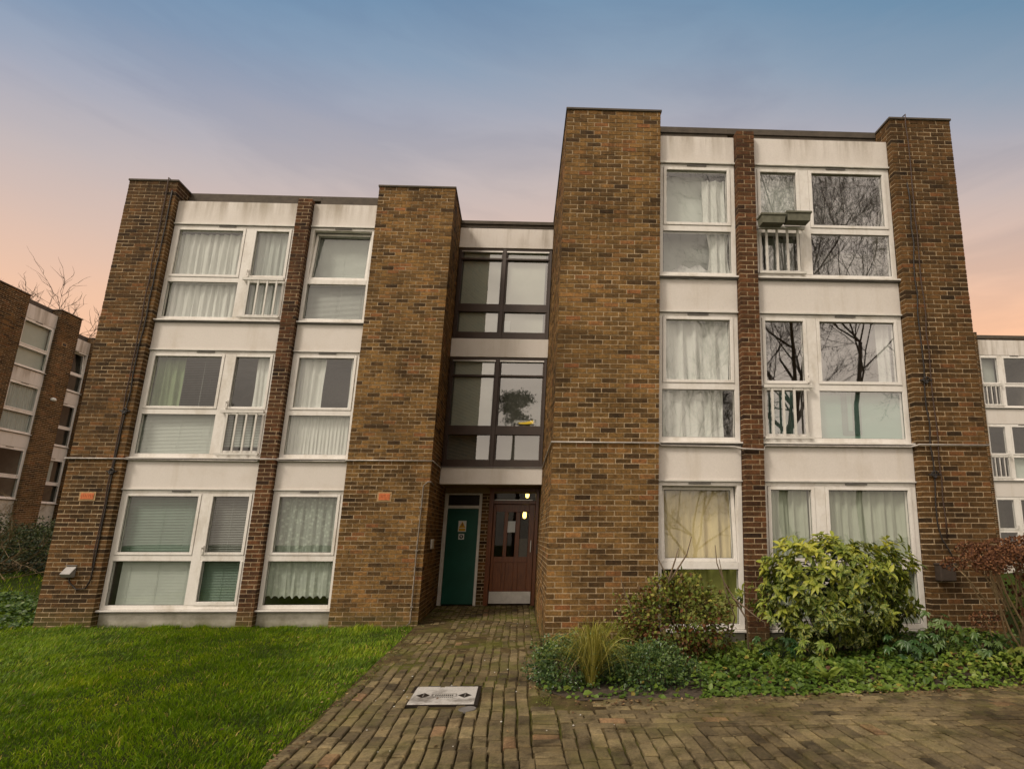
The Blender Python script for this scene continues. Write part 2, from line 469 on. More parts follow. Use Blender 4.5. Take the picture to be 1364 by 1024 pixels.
def window(M, T, u0, u1, z0, z1, Y, kind='single', label=None, spec=(), tilt=False, glass='glass', rail=False, simple_room=False, frame='upvc', handle=True):
    """kind: 'single', 'door_right' (window then door leaf) or 'door_left'"""
    F = MB(); fw = .072; ms = .07; H = z1 - z0; tz = z0 + .85 * H / 2.02
    yF = Y; yB = Y + .085
    F.box(M, u0, u0 + fw, yF, yB, z0, z1); F.box(M, u1 - fw, u1, yF, yB, z0, z1)
    F.box(M, u0 + fw, u1 - fw, yF, yB, z0, z0 + fw); F.box(M, u0 + fw, u1 - fw, yF, yB, z1 - fw * .8, z1)
    bays = []
    a, b = u0 + fw, u1 - fw
    if kind == 'single': bays = [(a, b, 'w')]
    elif kind == 'door_right':
        m0 = u0 + 1.40; m1 = m0 + .155; F.box(M, m0, m1, yF - .004, yB, z0 + fw, z1 - fw * .8); bays = [(a, m0, 'w'), (m1, b, 'd')]
    else:
        m1 = u1 - 1.36; m0 = m1 - .155; F.box(M, m0, m1, yF - .004, yB, z0 + fw, z1 - fw * .8); bays = [(a, m0, 'd'), (m1, b, 'w')]
    G = MB(); panes = []; Hd = MB(); S = MB()
    for (a, b, k) in bays:
        zl, zh = z0 + fw, z1 - fw * .8
        th = .05
        F.box(M, a, b, yF - .002, yB - .003, tz - th, tz + th)
        # opening light above, with its own sash frame
        s = .052
        def put(box, off=0.):
            ua, ub, ya, yb, z_a, z_b = box
            if tilt:
                def MT(u, y, z, zl=tz + th): return M(u, y + .03 + (z - zl) * math.tan(math.radians(5)), z)
                S.box(MT, ua, ub, ya, yb, z_a, z_b)
            else: S.box(M, ua, ub, ya, yb, z_a, z_b)
        zA, zB = tz + th, zh
        yS = yF - .014; i0 = .004
        put((a + i0, a + s, yS, yB - .01, zA + i0, zB - i0)); put((b - s, b - i0, yS, yB - .01, zA + i0, zB - i0))
        put((a + s, b - s, yS, yB - .01, zA + i0, zA + s)); put((a + s, b - s, yS, yB - .01, zB - s, zB - i0))
        yG = yF + .022
        q = [(a + s, zA + s), (b - s, zA + s), (b - s, zB - s), (a + s, zB - s)]
        if tilt: G.quad([M(u, yG + .03 + (z - zA) * math.tan(math.radians(5)), z) for u, z in q])
        else: G.quad([M(u, yG, z) for u, z in q])
        panes.append((a + s, b - s, zA + s, zB - s))
        # fixed light below; a door leaf keeps its sash frame
        e = s * .8 if k == 'd' else .004
        if k == 'd':
            F.box(M, a, a + e, yF - .014, yB - .012, zl, tz - th); F.box(M, b - e, b, yF - .014, yB - .012, zl, tz - th)
            F.box(M, a + e, b - e, yF - .014, yB - .012, zl, zl + e * 1.4)
            hu = (a + .02) if kind == 'door_right' else (b - .02)
            if handle:
                Hd.box(M, hu - .012, hu + .012, yF - .03, yF - .016, tz + .07, tz + .22)
                Hd.box(M, hu - .008, hu + .008, yF - .065, yF - .03, tz + .17, tz + .19)
                Hd.box(M, hu - .008, hu + .008, yF - .075, yF - .062, tz + .08, tz + .19)
        zz0 = zl + (e * 1.4 if k == 'd' else 0)
        G.quad([M(a + e, yG, zz0), M(b - e, yG, zz0), M(b - e, yG, tz - th), M(a + e, yG, tz - th)])
        panes.append((a + e, b - e, zz0, tz - th))
        # black gasket lines round each pane
    gk = MB()
    for i, (a, b, c, d) in enumerate(panes):
        g = .007; yg = yF + .020
        off = (lambda z: .03 + (z - (tz + .05)) * math.tan(math.radians(5))) if (tilt and i % 2 == 0) else (lambda z: 0.)
        for (p, q, r_, s_) in ((a, a + g, c, d), (b - g, b, c, d), (a, b, c, c + g), (a, b, d - g, d)):
            gk.quad([M(p, yg + off(r_), r_), M(q, yg + off(r_), r_), M(q, yg + off(s_), s_), M(p, yg + off(s_), s_)])
    wo = F.build('window', M_(frame), T, bevel=.004)
    if label: wo['label'] = label
    S.build('sash', M_(frame), wo, bevel=.004)
    G.build('pane', M_(glass), wo); gk.build('gasket', M_('cable'), wo)
    if Hd.v: Hd.build('handle', M_('upvc'), wo)
    # projecting sill and trickle vent
    P(M, 'sill', [(u0 - .01, u1 + .03, Y - .07, Y + .0, z0 - .028, z0 - .004)], frame, wo)
    P(M, 'sill_dark_strip', [(u0 - .008, u1 + .02, Y - .05, Y - .0125, z0 - .049, z0 - .029)], 'lead', wo)  # dark strip that draws the dark line beneath the sill
    um = (u0 + u1) / 2 + (.25 if kind == 'door_left' else -.15 if kind == 'door_right' else 0)
    P(M, 'vent', [(um - .16, um + .16, Y - .018, Y, z1 - .035, z1 - .012)], 'lead', wo, label='dark slim vent at the window head')
    if rail:
        for (a, b, k) in bays:
            if k != 'd': continue
            R = MB(); yr = Y - .075; zt = tz - .0; a2, b2 = a - .035, b + .01
            R.box(M, a2, b2, yr - .02, yr + .02, zt - .03, zt + .02)
            R.box(M, a2, b2, yr - .012, yr + .012, z0 + .045, z0 + .08)
            for i in range(4):
                u = a2 + (b2 - a2) * (i + .75) / 4.45; R.box(M, u - .016, u + .016, yr - .01, yr + .01, z0 + .08, zt - .03)
            for u in (a2 + .012, b2 - .012): R.box(M, u - .012, u + .012, yr, Y - .0165, zt - .02, zt + .01)
            for u in (a2 + .012, b2 - .012): R.box(M, u - .012, u + .012, yr, Y - .0165, z0 + .05, z0 + .075)
            R.build('balcony_railing', M_('white_paint'), wo)
    # room behind
    R = MB(); d = 1.9
    ru0, ru1 = u0 + .01, u1 - .01; ya = Y + .09; rz0, rz1 = z0 - .3, z1 + .02
    c = [(ru0, rz0), (ru1, rz0), (ru1, rz1), (ru0, rz1)]
    for i in range(4):
        p, q = c[i], c[(i + 1) % 4]
        R.quad([M(p[0], ya, p[1]), M(q[0], ya, q[1]), M(q[0], ya + d, q[1]), M(p[0], ya + d, p[1])])
    R.quad([M(p[0], ya + d, p[1]) for p in c])
    R.build('room', M_('interior'), wo)
    for sp in spec: dress(M, wo, panes, sp, Y)
    return wo
def dress(M, wo, panes, sp, Y):
    """sp = (item, pane index, fraction u from, to, fraction z from, to, material, extra)"""
    item, i, fa, fb, ga, gb, m = sp[:7]; ex = sp[7] if len(sp) > 7 else {}
    a, b, c, d = panes[i]
    pad = ex.get('pad', .05)
    A, B, C_, D_ = a - pad, b + pad, c - pad, d + pad
    ua = A + (B - A) * fa; ub = A + (B - A) * fb; za = C_ + (D_ - C_) * ga; zb = C_ + (D_ - C_) * gb
    y = Y + ex.get('y', .115); b_ = MB()
    if item == 'curtain':
        curtain_sheet(b_, M, ua, ub, za, zb, y, ex.get('amp', .022), ex.get('freq', 9.), int(abs(ua * 100 + zb * 37)), ex.get('hem'), ex.get('taper', 0))
        b_.build('curtain', M_(m), wo, smooth=True)
    elif item == 'blind':
        blind_slats(b_, M, ua, ub, za, zb, y, ex.get('pitch', .03), ex.get('tilt', .55)); b_.build('blind', M_(m), wo)
    elif item == 'board':
        b_.box(M, ua, ub, y, y + .01, za, zb); b_.build(ex.get('name', 'backing_board'), M_(m), wo)
    elif item == 'heap':
        n = 26
        for j in range(7):
            for q in range(n):
                pass
        base = len(b_.v)
        for j in range(8):
            for q in range(n + 1):
                t = q / n; hgt = (zb - za) * (.55 + .45 * math.sin(t * 3.1) + .08 * math.sin(t * 23)) * math.sin(j / 7 * math.pi / 2)
                b_.v.append(M(ua + (ub - ua) * t, y + .25 * j / 7 + .02 * math.sin(t * 31 + j), za + hgt))
        for j in range(7):
            for q in range(n):
                k = base + j * (n + 1) + q; b_.f.append((k, k + 1, k + n + 2, k + n + 1)); b_.t.append(0.)
        b_.build('bedding', M_(m), wo, smooth=True)

# ------------------------------------------------------------------ the apartment block
ZR = 8.44
Zs = [.251, 2.898, 5.543]; Zh = [2.305, 4.93, 7.538]; ZC = 2.851
B1 = thing('apartment_building', main(-2.4, 9.6, 0), 'three storey brown brick apartment block with white window bays filling the picture', 'building')
BR = 8.40
def pier(u0, u1, y0, y1, l, r, m='brick_stock', label=None, z1=BR):
    o = brickwork('brick_pier', main, B1, u0, u1, y0, y1, -.15, z1, l, r, True, m, label); return o
YL, YR, YS, YD = 9.6, 7.5, 10.755, 11.7
YWL, YWR = YL + .12, YR + .12
YRL, YRR = 10.03, 7.86
pA = pier(-9.79, -8.86, YL, YRL + .1, False, True, 'brick_brown', 'broad brown end pier at the left corner of the block')
pB = pier(-4.93, -3.42, YL, YD + .05, False, True, 'brick_stock', 'broad brick pier left of the entrance')
pC = pier(-1.363, .17, YR, YD + .05, True, True, 'brick_stock', 'tall tan brick pier right of the entrance')
pD = pier(4.012, 5.04, YR, YRR + .4, True, True, 'brick_brown', 'broad brown end pier at the right corner of the block')
tL = pier(-6.485, -6.212, YL + .01, YWL + .25, True, True, 'brick_red', 'slim dark red brick pier between the left window bays', 8.105)
tR = pier(1.425, 1.712, YR + .01, YWR + .25, True, True, 'brick_red', 'slim dark red brick pier between the right window bays', 8.105)
# soldier course / copings
for (a, b, y, yb, nm) in ((-9.79, -8.86, YL, YRL + .3, pA), (-4.93, -3.42, YL, YS + .4, pB), (-1.363, .17, YR, YS + .4, pC), (4.012, 5.04, YR, YRR + .4, pD)):
    P(main, 'coping', [(a - .018, b + .018, y - .018, yb, BR + .002, ZR)], 'felt', nm, .006)
# bays: panels, plinths, windows
BAYS = [('L1', -8.852, -6.492, YWL), ('L2', -6.205, -4.937, YWL), ('R1', .178, 1.418, YWR), ('R2', 1.719, 4.005, YWR)]
for nm, a, b, y in BAYS:
    P(main, 'wall_panel', [(a, b, y - .012, y + .1, Zh[2] + .004, 8.055)], 'render_panel', B1, .004, 'white rendered panel under the roof edge with water stains')
    P(main, 'panel_trim', [(a, b, y - .035, y + .02, Zh[2] + .004, Zh[2] + .03)], 'white_paint', B1)
    for k in (0, 1):
        P(main, 'wall_panel', [(a, b, y - .012, y + .1, Zh[k] + .004, Zs[k + 1] - .05)], 'render_panel', B1, .004)
        P(main, 'panel_trim', [(a, b, y - .035, y + .02, Zh[k] + .004, Zh[k] + .026)], 'white_paint', B1)
    P(main, 'plinth', [(a, b, y + .02, y + .15, -.2, Zs[0] - .055)], 'plinth_render', B1)
    yr = YRL if y > 9 else YRR
    P(main, 'roof_edge', [(a - .0, b + .0, yr - .02, yr + .25, 8.325, ZR)], 'felt', B1, .006)
    P(main, 'fascia', [(a, b, y + .26, yr, 8.0, 8.32)], 'felt', B1)
for a, b, yr in ((-6.485, -6.212, YRL), (1.425, 1.712, YRR)):
    P(main, 'roof_edge', [(a - .007, b + .007, yr - .02, yr + .25, 8.325, ZR)], 'felt', B1, .006)
W = lambda *a, **k: window(main, B1, *a, **k)
cu = 'curtain'
# panes order: single -> 0 upper, 1 lower ; double -> 0,1 first bay, 2,3 second bay
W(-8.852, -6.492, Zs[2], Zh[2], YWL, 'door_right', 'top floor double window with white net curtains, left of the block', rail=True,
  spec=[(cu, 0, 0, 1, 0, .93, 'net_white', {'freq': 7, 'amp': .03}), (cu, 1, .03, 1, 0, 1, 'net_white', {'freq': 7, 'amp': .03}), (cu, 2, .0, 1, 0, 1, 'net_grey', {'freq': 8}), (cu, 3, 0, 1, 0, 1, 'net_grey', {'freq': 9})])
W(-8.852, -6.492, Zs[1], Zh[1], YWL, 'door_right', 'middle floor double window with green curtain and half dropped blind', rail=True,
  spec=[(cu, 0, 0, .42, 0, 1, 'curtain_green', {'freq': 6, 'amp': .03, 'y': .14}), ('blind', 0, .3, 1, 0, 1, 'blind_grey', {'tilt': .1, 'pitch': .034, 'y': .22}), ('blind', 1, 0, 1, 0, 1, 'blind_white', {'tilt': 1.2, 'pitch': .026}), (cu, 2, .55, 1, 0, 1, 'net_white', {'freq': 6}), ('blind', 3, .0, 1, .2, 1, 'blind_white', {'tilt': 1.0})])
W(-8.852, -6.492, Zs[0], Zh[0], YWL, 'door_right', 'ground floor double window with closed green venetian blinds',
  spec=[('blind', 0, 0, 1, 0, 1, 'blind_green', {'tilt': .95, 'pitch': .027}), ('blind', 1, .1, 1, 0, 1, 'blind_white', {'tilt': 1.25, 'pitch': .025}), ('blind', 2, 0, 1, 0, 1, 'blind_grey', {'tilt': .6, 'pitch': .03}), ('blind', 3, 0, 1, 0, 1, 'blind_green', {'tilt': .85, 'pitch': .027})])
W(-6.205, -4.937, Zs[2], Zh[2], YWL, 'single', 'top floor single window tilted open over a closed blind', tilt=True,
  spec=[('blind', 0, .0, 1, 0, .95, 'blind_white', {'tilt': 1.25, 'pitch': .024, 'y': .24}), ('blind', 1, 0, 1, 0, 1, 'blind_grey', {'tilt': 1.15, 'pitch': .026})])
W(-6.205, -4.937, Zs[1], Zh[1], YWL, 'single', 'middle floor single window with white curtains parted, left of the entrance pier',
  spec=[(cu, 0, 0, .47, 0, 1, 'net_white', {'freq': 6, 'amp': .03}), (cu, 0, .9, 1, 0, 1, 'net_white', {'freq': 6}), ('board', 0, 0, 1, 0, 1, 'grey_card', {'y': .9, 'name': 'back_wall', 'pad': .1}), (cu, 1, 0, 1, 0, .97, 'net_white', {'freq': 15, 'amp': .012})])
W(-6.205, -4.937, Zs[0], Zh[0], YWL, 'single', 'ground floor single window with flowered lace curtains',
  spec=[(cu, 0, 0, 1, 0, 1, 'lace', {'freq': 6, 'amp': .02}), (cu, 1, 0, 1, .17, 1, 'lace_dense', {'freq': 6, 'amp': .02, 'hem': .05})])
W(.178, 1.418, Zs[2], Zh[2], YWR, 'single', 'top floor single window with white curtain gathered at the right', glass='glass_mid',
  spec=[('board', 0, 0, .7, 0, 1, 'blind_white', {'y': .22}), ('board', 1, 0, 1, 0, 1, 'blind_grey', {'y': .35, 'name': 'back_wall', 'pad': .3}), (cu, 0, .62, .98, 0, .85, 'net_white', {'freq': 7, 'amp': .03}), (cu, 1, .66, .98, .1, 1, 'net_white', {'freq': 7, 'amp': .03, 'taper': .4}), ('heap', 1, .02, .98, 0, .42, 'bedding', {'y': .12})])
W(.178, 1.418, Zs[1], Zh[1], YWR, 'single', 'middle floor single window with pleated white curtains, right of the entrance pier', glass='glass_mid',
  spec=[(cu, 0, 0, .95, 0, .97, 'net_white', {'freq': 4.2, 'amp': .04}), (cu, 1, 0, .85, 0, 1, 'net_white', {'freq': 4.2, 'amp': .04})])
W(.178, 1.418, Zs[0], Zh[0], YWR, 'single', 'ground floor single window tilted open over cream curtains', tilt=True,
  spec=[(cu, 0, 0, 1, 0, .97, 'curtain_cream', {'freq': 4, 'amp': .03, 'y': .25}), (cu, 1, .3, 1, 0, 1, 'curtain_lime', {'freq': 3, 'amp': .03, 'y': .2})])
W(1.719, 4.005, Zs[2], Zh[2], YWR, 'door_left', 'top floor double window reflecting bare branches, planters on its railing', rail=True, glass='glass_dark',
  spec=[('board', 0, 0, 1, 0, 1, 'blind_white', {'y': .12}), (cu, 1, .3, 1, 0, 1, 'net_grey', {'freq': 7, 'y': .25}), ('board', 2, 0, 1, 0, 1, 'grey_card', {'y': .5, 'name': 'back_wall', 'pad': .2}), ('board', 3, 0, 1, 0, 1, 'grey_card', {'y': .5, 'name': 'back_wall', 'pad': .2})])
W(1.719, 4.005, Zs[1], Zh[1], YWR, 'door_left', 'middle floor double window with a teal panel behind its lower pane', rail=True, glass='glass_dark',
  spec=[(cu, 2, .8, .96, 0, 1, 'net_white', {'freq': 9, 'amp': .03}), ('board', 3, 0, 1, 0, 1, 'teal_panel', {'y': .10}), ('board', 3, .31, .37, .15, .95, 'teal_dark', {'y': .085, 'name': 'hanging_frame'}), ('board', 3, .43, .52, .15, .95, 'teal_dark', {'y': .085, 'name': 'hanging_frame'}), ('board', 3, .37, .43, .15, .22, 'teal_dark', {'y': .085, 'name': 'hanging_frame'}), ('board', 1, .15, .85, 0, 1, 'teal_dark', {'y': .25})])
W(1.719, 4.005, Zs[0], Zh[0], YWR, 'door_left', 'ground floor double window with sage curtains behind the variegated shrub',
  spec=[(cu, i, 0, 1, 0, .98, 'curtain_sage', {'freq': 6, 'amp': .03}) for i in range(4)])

# ---- stairwell bay over the entrance
SU0, SU1 = -3.42, -1.363
def stair_window(z0, z1, tr_lo, tr_hi, tr_top, label, spec=()):
    fr = MB(); um = -2.41; Y = YS
    x0, x1 = SU0 + .01, SU1 - .01
    for u in (x0, x1 - .05): fr.box(main, u, u + .05, Y, Y + .1, z0, z1)
    fr.box(main, um - .035, um + .035, Y - .01, Y + .1, z0, z1)
    for (p, q) in ((x0 + .05, um - .035), (um + .035, x1 - .05)):
        fr.box(main, p, q, Y, Y + .1, z0, z0 + .15); fr.box(main, p, q, Y + .002, Y + .1, z1 - .05, z1)
        fr.box(main, p, q, Y + .003, Y + .1, tr_lo, tr_hi); fr.box(main, p, q, Y - .006, Y + .1, tr_top - .02, tr_top + .02)
        fr.box(main, p, p + .03, Y + .012, Y + .1, z0 + .15, z1 - .05); fr.box(main, q - .03, q, Y + .012, Y + .1, z0 + .15, z1 - .05)
    w = fr.build('window', M_('brown_frame'), B1, bevel=.004); w['label'] = label
    g = MB()
    for (p, q) in ((x0 + .08, um - .035), (um + .035, x1 - .08)):
        for (a, b) in ((z0 + .15, tr_lo), (tr_hi, tr_top - .02), (tr_top + .02, z1 - .05)):
            g.quad([main(p, Y + .05, a), main(q, Y + .05, a), main(q, Y + .05, b), main(p, Y + .05, b)])
    g.build('pane', M_('glass_stair'), w)
    P(main, 'opening_strip', [(x0 + .06, um - .045, Y - .004, Y + .04, z1 - .085, z1 - .055), (um + .045, x1 - .06, Y - .004, Y + .04, z1 - .085, z1 - .055)], 'steel', w)
    R = MB(); c = [(x0, z0), (x1, z0), (x1, z1), (x0, z1)]
    for i in range(4):
        p, q = c[i], c[(i + 1) % 4]; R.quad([main(p[0], Y + .1, p[1]), main(q[0], Y + .1, q[1]), main(q[0], Y + .3, q[1]), main(p[0], Y + .3, p[1])])
    R.quad([main(p[0], Y + .3, p[1]) for p in c]); R.build('landing', M_('landing_wall'), w)
    return w
w2 = stair_window(5.664, 7.765, 6.28, 6.46, 7.52, 'upper stairwell window with dark brown frame')
w1 = stair_window(2.90, 5.236, 3.57, 3.76, 4.84, 'lower stairwell window with dark brown frame')
simple('reflected_sky_tone', (.46, .48, .43), .5, var=.08, scale=2)  # pale tone of added boards that imitate sky reflected in the stair panes
P(main, 'sky_reflection_board', [(-3.30, -2.46, YS + .085, YS + .09, 5.75, 7.72)], 'reflected_sky_tone', w2, label='pale board behind the pane standing in for reflected sky')
P(main, 'sky_reflection_board', [(-2.36, -1.50, YS + .085, YS + .09, 5.75, 7.72)], 'reflected_sky_tone', w2, label='pale board behind the pane standing in for reflected sky')
P(main, 'sky_reflection_board', [(-3.30, -2.46, YS + .085, YS + .09, 3.62, 5.2)], 'reflected_sky_tone', w1, label='pale board behind the pane standing in for reflected sky')
P(main, 'notice', [(-2.34, -2.20, YS + .065, YS + .07, 5.86, 6.10)], 'paper', w2)
P(main, 'wall_panel', [(SU0 + .002, SU1 - .002, YS - .02, YS + .1, 7.775, 8.25)], 'render_panel', B1, .004)
P(main, 'wall_panel', [(SU0 + .002, SU1 - .002, YS - .02, YS + .1, 5.246, 5.655)], 'render_panel', B1, .004)
P(main, 'wall_panel', [(SU0 + .002, SU1 - .002, YS - .03, YS + .12, 2.541, 2.875)], 'render_panel', B1, .004)
P(main, 'roof_edge', [(SU0 + .002, SU1 - .002, YS - .06, YS + .4, 8.33, ZR - .03), (SU0 + .002, SU1 - .002, YS - .03, YS + .4, 8.255, 8.33)], 'felt', B1, .006)
P(main, 'panel_trim', [(SU0 + .002, SU1 - .002, YS - .05, YS - .0, 2.876, 2.898)], 'lead', B1)
# porch: soffit, rear wall, doors
P(main, 'soffit', [(SU0 + .002, SU1 - .002, YS + .12, YD + .2, 2.56, 2.62)], 'soffit', B1)
P(main, 'lintel', [(SU0 + .002, SU1 - .002, YD - .01, YD + .2, 2.44, 2.56)], 'soffit', B1)
dw = brickwork('door_pier', main, B1, -2.605, -2.45, YD, YD + .2, .0, 2.44, False, False, True, 'brick_brown')
gd = P(main, 'green_door', [(-3.335, -2.665, YD + .02, YD + .065, .085, 2.095)], 'green_paint', B1, .004, 'dark green painted service door with warning signs')
P(main, 'door_frame', [(-3.415, -3.337, YD - .015, YD + .12, .05, 2.43), (-2.663, -2.606, YD - .015, YD + .12, .05, 2.43), (-3.337, -2.663, YD - .012, YD + .12, 2.10, 2.165), (-3.337, -2.663, YD - .012, YD + .12, 2.395, 2.43)], 'white_paint', gd, .004)
P(main, 'fanlight', [(-3.337, -2.663, YD + .02, YD + .03, 2.165, 2.395)], 'dark_metal', gd)
def tri(b, M, cu_, y, cz, w, h):
    b.v += [M(cu_ - w / 2, y, cz - h / 2), M(cu_ + w / 2, y, cz - h / 2), M(cu_, y, cz + h / 2), M(cu_ - w / 2, y + .001, cz - h / 2), M(cu_ + w / 2, y + .001, cz - h / 2), M(cu_, y + .001, cz + h / 2)]
    n = len(b.v) - 6; b.f += [(n, n + 1, n + 2), (n, n + 3, n + 4, n + 1), (n + 1, n + 4, n + 5, n + 2), (n + 2, n + 5, n + 3, n)]; b.t += [0.] * 4
s1 = P(main, 'warning_sign', [(-3.085, -2.915, YD + .012, YD + .019, 1.60, 1.835)], 'sign_white', gd, 0, 'yellow warning triangle sign on the green door')
P(main, 'sign_lower_band', [(-3.07, -2.93, YD + .009, YD + .0115, 1.615, 1.67)], 'sign_yellow', s1)
b = MB(); tri(b, main, -3.0, YD + .009, 1.752, .145, .135); b.build('triangle', M_('sign_yellow'), s1)
b = MB(); b.box(main, -3.008, -2.992, YD + .007, YD + .0085, 1.735, 1.785); b.box(main, -3.014, -2.998, YD + .0065, YD + .008, 1.715, 1.745); b.build('symbol', M_('sign_black'), s1)
s2 = P(main, 'round_symbol_sign', [(-3.065, -2.945, YD + .012, YD + .019, 1.435, 1.555)], 'sign_white', gd, 0, 'small white sign with dark round symbol')
b = MB(); ring = []
for k in range(20):
    a = 2 * math.pi * k / 20; b.v.append(main(-3.005 + .043 * math.cos(a), YD + .0105, 1.495 + .043 * math.sin(a)))
b.f.append(tuple(range(20))); b.t.append(0.); b.build('disc', M_('sign_black'), s2)
b = MB(); b.box(main, -3.03, -2.985, YD + .0085, YD + .0098, 1.497, 1.507); b.box(main, -3.012, -3.004, YD + .0085, YD + .0098, 1.475, 1.497); b.box(main, -2.998, -2.991, YD + .0085, YD + .0098, 1.475, 1.497); b.box(main, -3.012, -2.998, YD + .0085, YD + .0098, 1.511, 1.523); b.build('symbol', M_('sign_white'), s2)
# red brown entrance door
d0, d1 = -2.345, -1.445
lt = [(-2.285, -2.10), (-2.02, -1.85), (-1.755, -1.565)]
bx = [(-2.345, -2.285, YD + .03, YD + .075, .1, 2.19), (-1.565, -1.445, YD + .03, YD + .075, .1, 2.19), (-2.285, -1.565, YD + .031, YD + .075, 2.03, 2.19), (-2.285, -1.565, YD + .031, YD + .075, .95, 1.07),
      (-2.10, -2.02, YD + .032, YD + .075, 1.07, 2.03), (-1.85, -1.755, YD + .032, YD + .075, 1.07, 2.03), (-2.285, -1.565, YD + .031, YD + .075, .1, .22),
      (-2.285, -2.1, YD + .042, YD + .07, .22, .95), (-2.02, -1.85, YD + .042, YD + .07, .22, .95), (-1.755, -1.565, YD + .042, YD + .07, .22, .95), (-2.1, -2.02, YD + .033, YD + .07, .22, .95), (-1.85, -1.755, YD + .033, YD + .07, .22, .95)]
rd = P(main, 'entrance_door', bx, 'varnished_wood', B1, .005, 'varnished red brown entrance door with three narrow panes')
P(main, 'door_frame', [(-2.45, -2.352, YD - .02, YD + .12, .05, 2.55), (-1.438, -1.366, YD - .02, YD + .12, .05, 2.55), (-2.352, -1.438, YD - .018, YD + .12, 2.20, 2.275), (-2.352, -1.438, YD - .018, YD + .12, 2.475, 2.55)], 'varnished_wood', rd, .005)
P(main, 'pane', [(a, b, YD + .05, YD + .056, 1.07, 2.03) for a, b in lt] + [(-2.352, -1.438, YD + .05, YD + .056, 2.275, 2.475)], 'glass_door', rd)
P(main, 'transom_bar', [(-2.352, -1.5, YD + .02, YD + .045, 2.283, 2.297)], 'steel', rd)
P(main, 'kick_plate', [(-2.335, -1.455, YD + .022, YD + .0295, .10, .345)], 'steel', rd)
P(main, 'handle', [(-1.512, -1.492, YD - .02, YD - .0, 1.17, 1.42), (-1.51, -1.494, YD, YD + .03, 1.19, 1.21), (-1.51, -1.494, YD, YD + .03, 1.38, 1.40)], 'steel', rd, .003)
P(main, 'notice', [(-2.02, -1.855, YD + .040, YD + .043, 1.59, 1.83)], 'paper', rd)
P(main, 'grey_notice', [(-1.752, -1.568, YD + .040, YD + .043, 1.072, 1.455)], 'grey_card', rd)
P(main, 'entry_panel', [(-1.385, -1.3635, YD - .42, YD - .30, 1.15, 1.33)], 'dark_metal', B1)
P(main, 'intercom', [(-3.42, -3.385, 10.25, 10.46, 1.27, 1.45)], 'white_paint', B1, .006, 'small pale switch box on the porch side wall')
# lobby behind the doors and its lamps
lob = MB(); c = [(-2.45, .05), (-1.366, .05), (-1.366, 2.56), (-2.45, 2.56)]
for i in range(4):
    p, q = c[i], c[(i + 1) % 4]; lob.quad([main(p[0], YD + .13, p[1]), main(q[0], YD + .13, q[1]), main(q[0], YD + 3.2, q[1]), main(p[0], YD + 3.2, p[1])])
lob.quad([main(p[0], YD + 3.2, p[1]) for p in c]); lob.build('lobby', M_('lintel'), B1)
@mat('amber_glow')
def _(t):
    e = t.n('ShaderNodeEmission', ins={'Color': (1., .60, .06), 'Strength': .55}); t.surf(e.outputs[0])
@mat('lamp_glow')
def _(t):
    e = t.n('ShaderNodeEmission', ins={'Color': (1., .62, .16), 'Strength': 6.}); t.surf(e.outputs[0])
for (u, z, y) in ((-1.66, 1.98, YD + .45), (-1.62, 2.45, YD + .5)):
    L = thing('lobby_lamp', main(u, y, z), 'glowing yellow wall lamp behind the entrance door glass' if z < 2.2 else 'glowing yellow lamp behind the glass above the entrance door', 'lamp')
    b = MB(); b.lathe(main(u, y, z - .08), [(.002, 0), (.03, .01), (.042, .05), (.042, .10), (.03, .145), (.002, .155)], 14); b.build('lamp_glass', M_('lamp_glow'), L, True)
    b = MB(); b.lathe(main(u, y, z + .075), [(.045, 0), (.045, .02), (.002, .021)], 14); b.build('lamp_cap', M_('steel'), L)
L = thing('landing_lamp', main(-1.80, YS + .2, 3.84), 'glowing yellow light behind the lower right stairwell pane', 'lamp')
b = MB(); b.tube([main(-1.90, YS + .2, 3.86), main(-1.75, YS + .2, 3.865), main(-1.60, YS + .2, 3.89)], [.012, .022, .036], 10); b.build('lamp_glass', M_('amber_glow'), L, True)
P(main, 'lamp_base', [(-2.0, -1.56, YS + .23, YS + .28, 3.87, 3.93)], 'steel', L)
# building shell (sides, rear, roof deck)
sh = MB()
for (u0_, u1_, y0_, zt) in ((-9.78, -3.45, YRL, 8.28), (-1.33, 5.03, YRR + .3, 8.28), (-3.45, -1.33, YS + .4, 8.28)):
    sh.box(main, u0_, u1_, y0_ + .3, 17.9, zt, zt + .08)
sh.box(main, -9.785, -9.60, YRL + .1, 18., -.2, 8.28); sh.box(main, 4.85, 5.035, YRR + .4, 18., -.2, 8.28); sh.box(main, -9.6, 4.85, 17.9, 18.05, -.2, 8.28)
sh.build('shell', M_('brick_brown'), B1)

# ---- terracotta air bricks
for (a, b_, z0, z1) in ((-4.33, -4.075, 2.115, 2.285), (-9.48, -9.20, 2.105, 2.26)):
    o = P(main, 'air_brick', [(a, b_, YL - .007, YL + .01, z0, z1)], 'pale_mortar', B1)
    q = MB(); q.box(main, a + .03, b_ - .03, YL - .014, YL - .0075, z0 + .025, z1 - .025)
    q.build('grille', M_('terracotta'), o)
    q = MB(); n = 7
    for i in range(n):
        u = a + .05 + (b_ - a - .1) * i / (n - 1)
        q.box(main, u - .004, u + .004, YL - .0165, YL - .0145, z0 + .045, z1 - .045)
    q.build('slots', M_('terracotta_dark'), o)
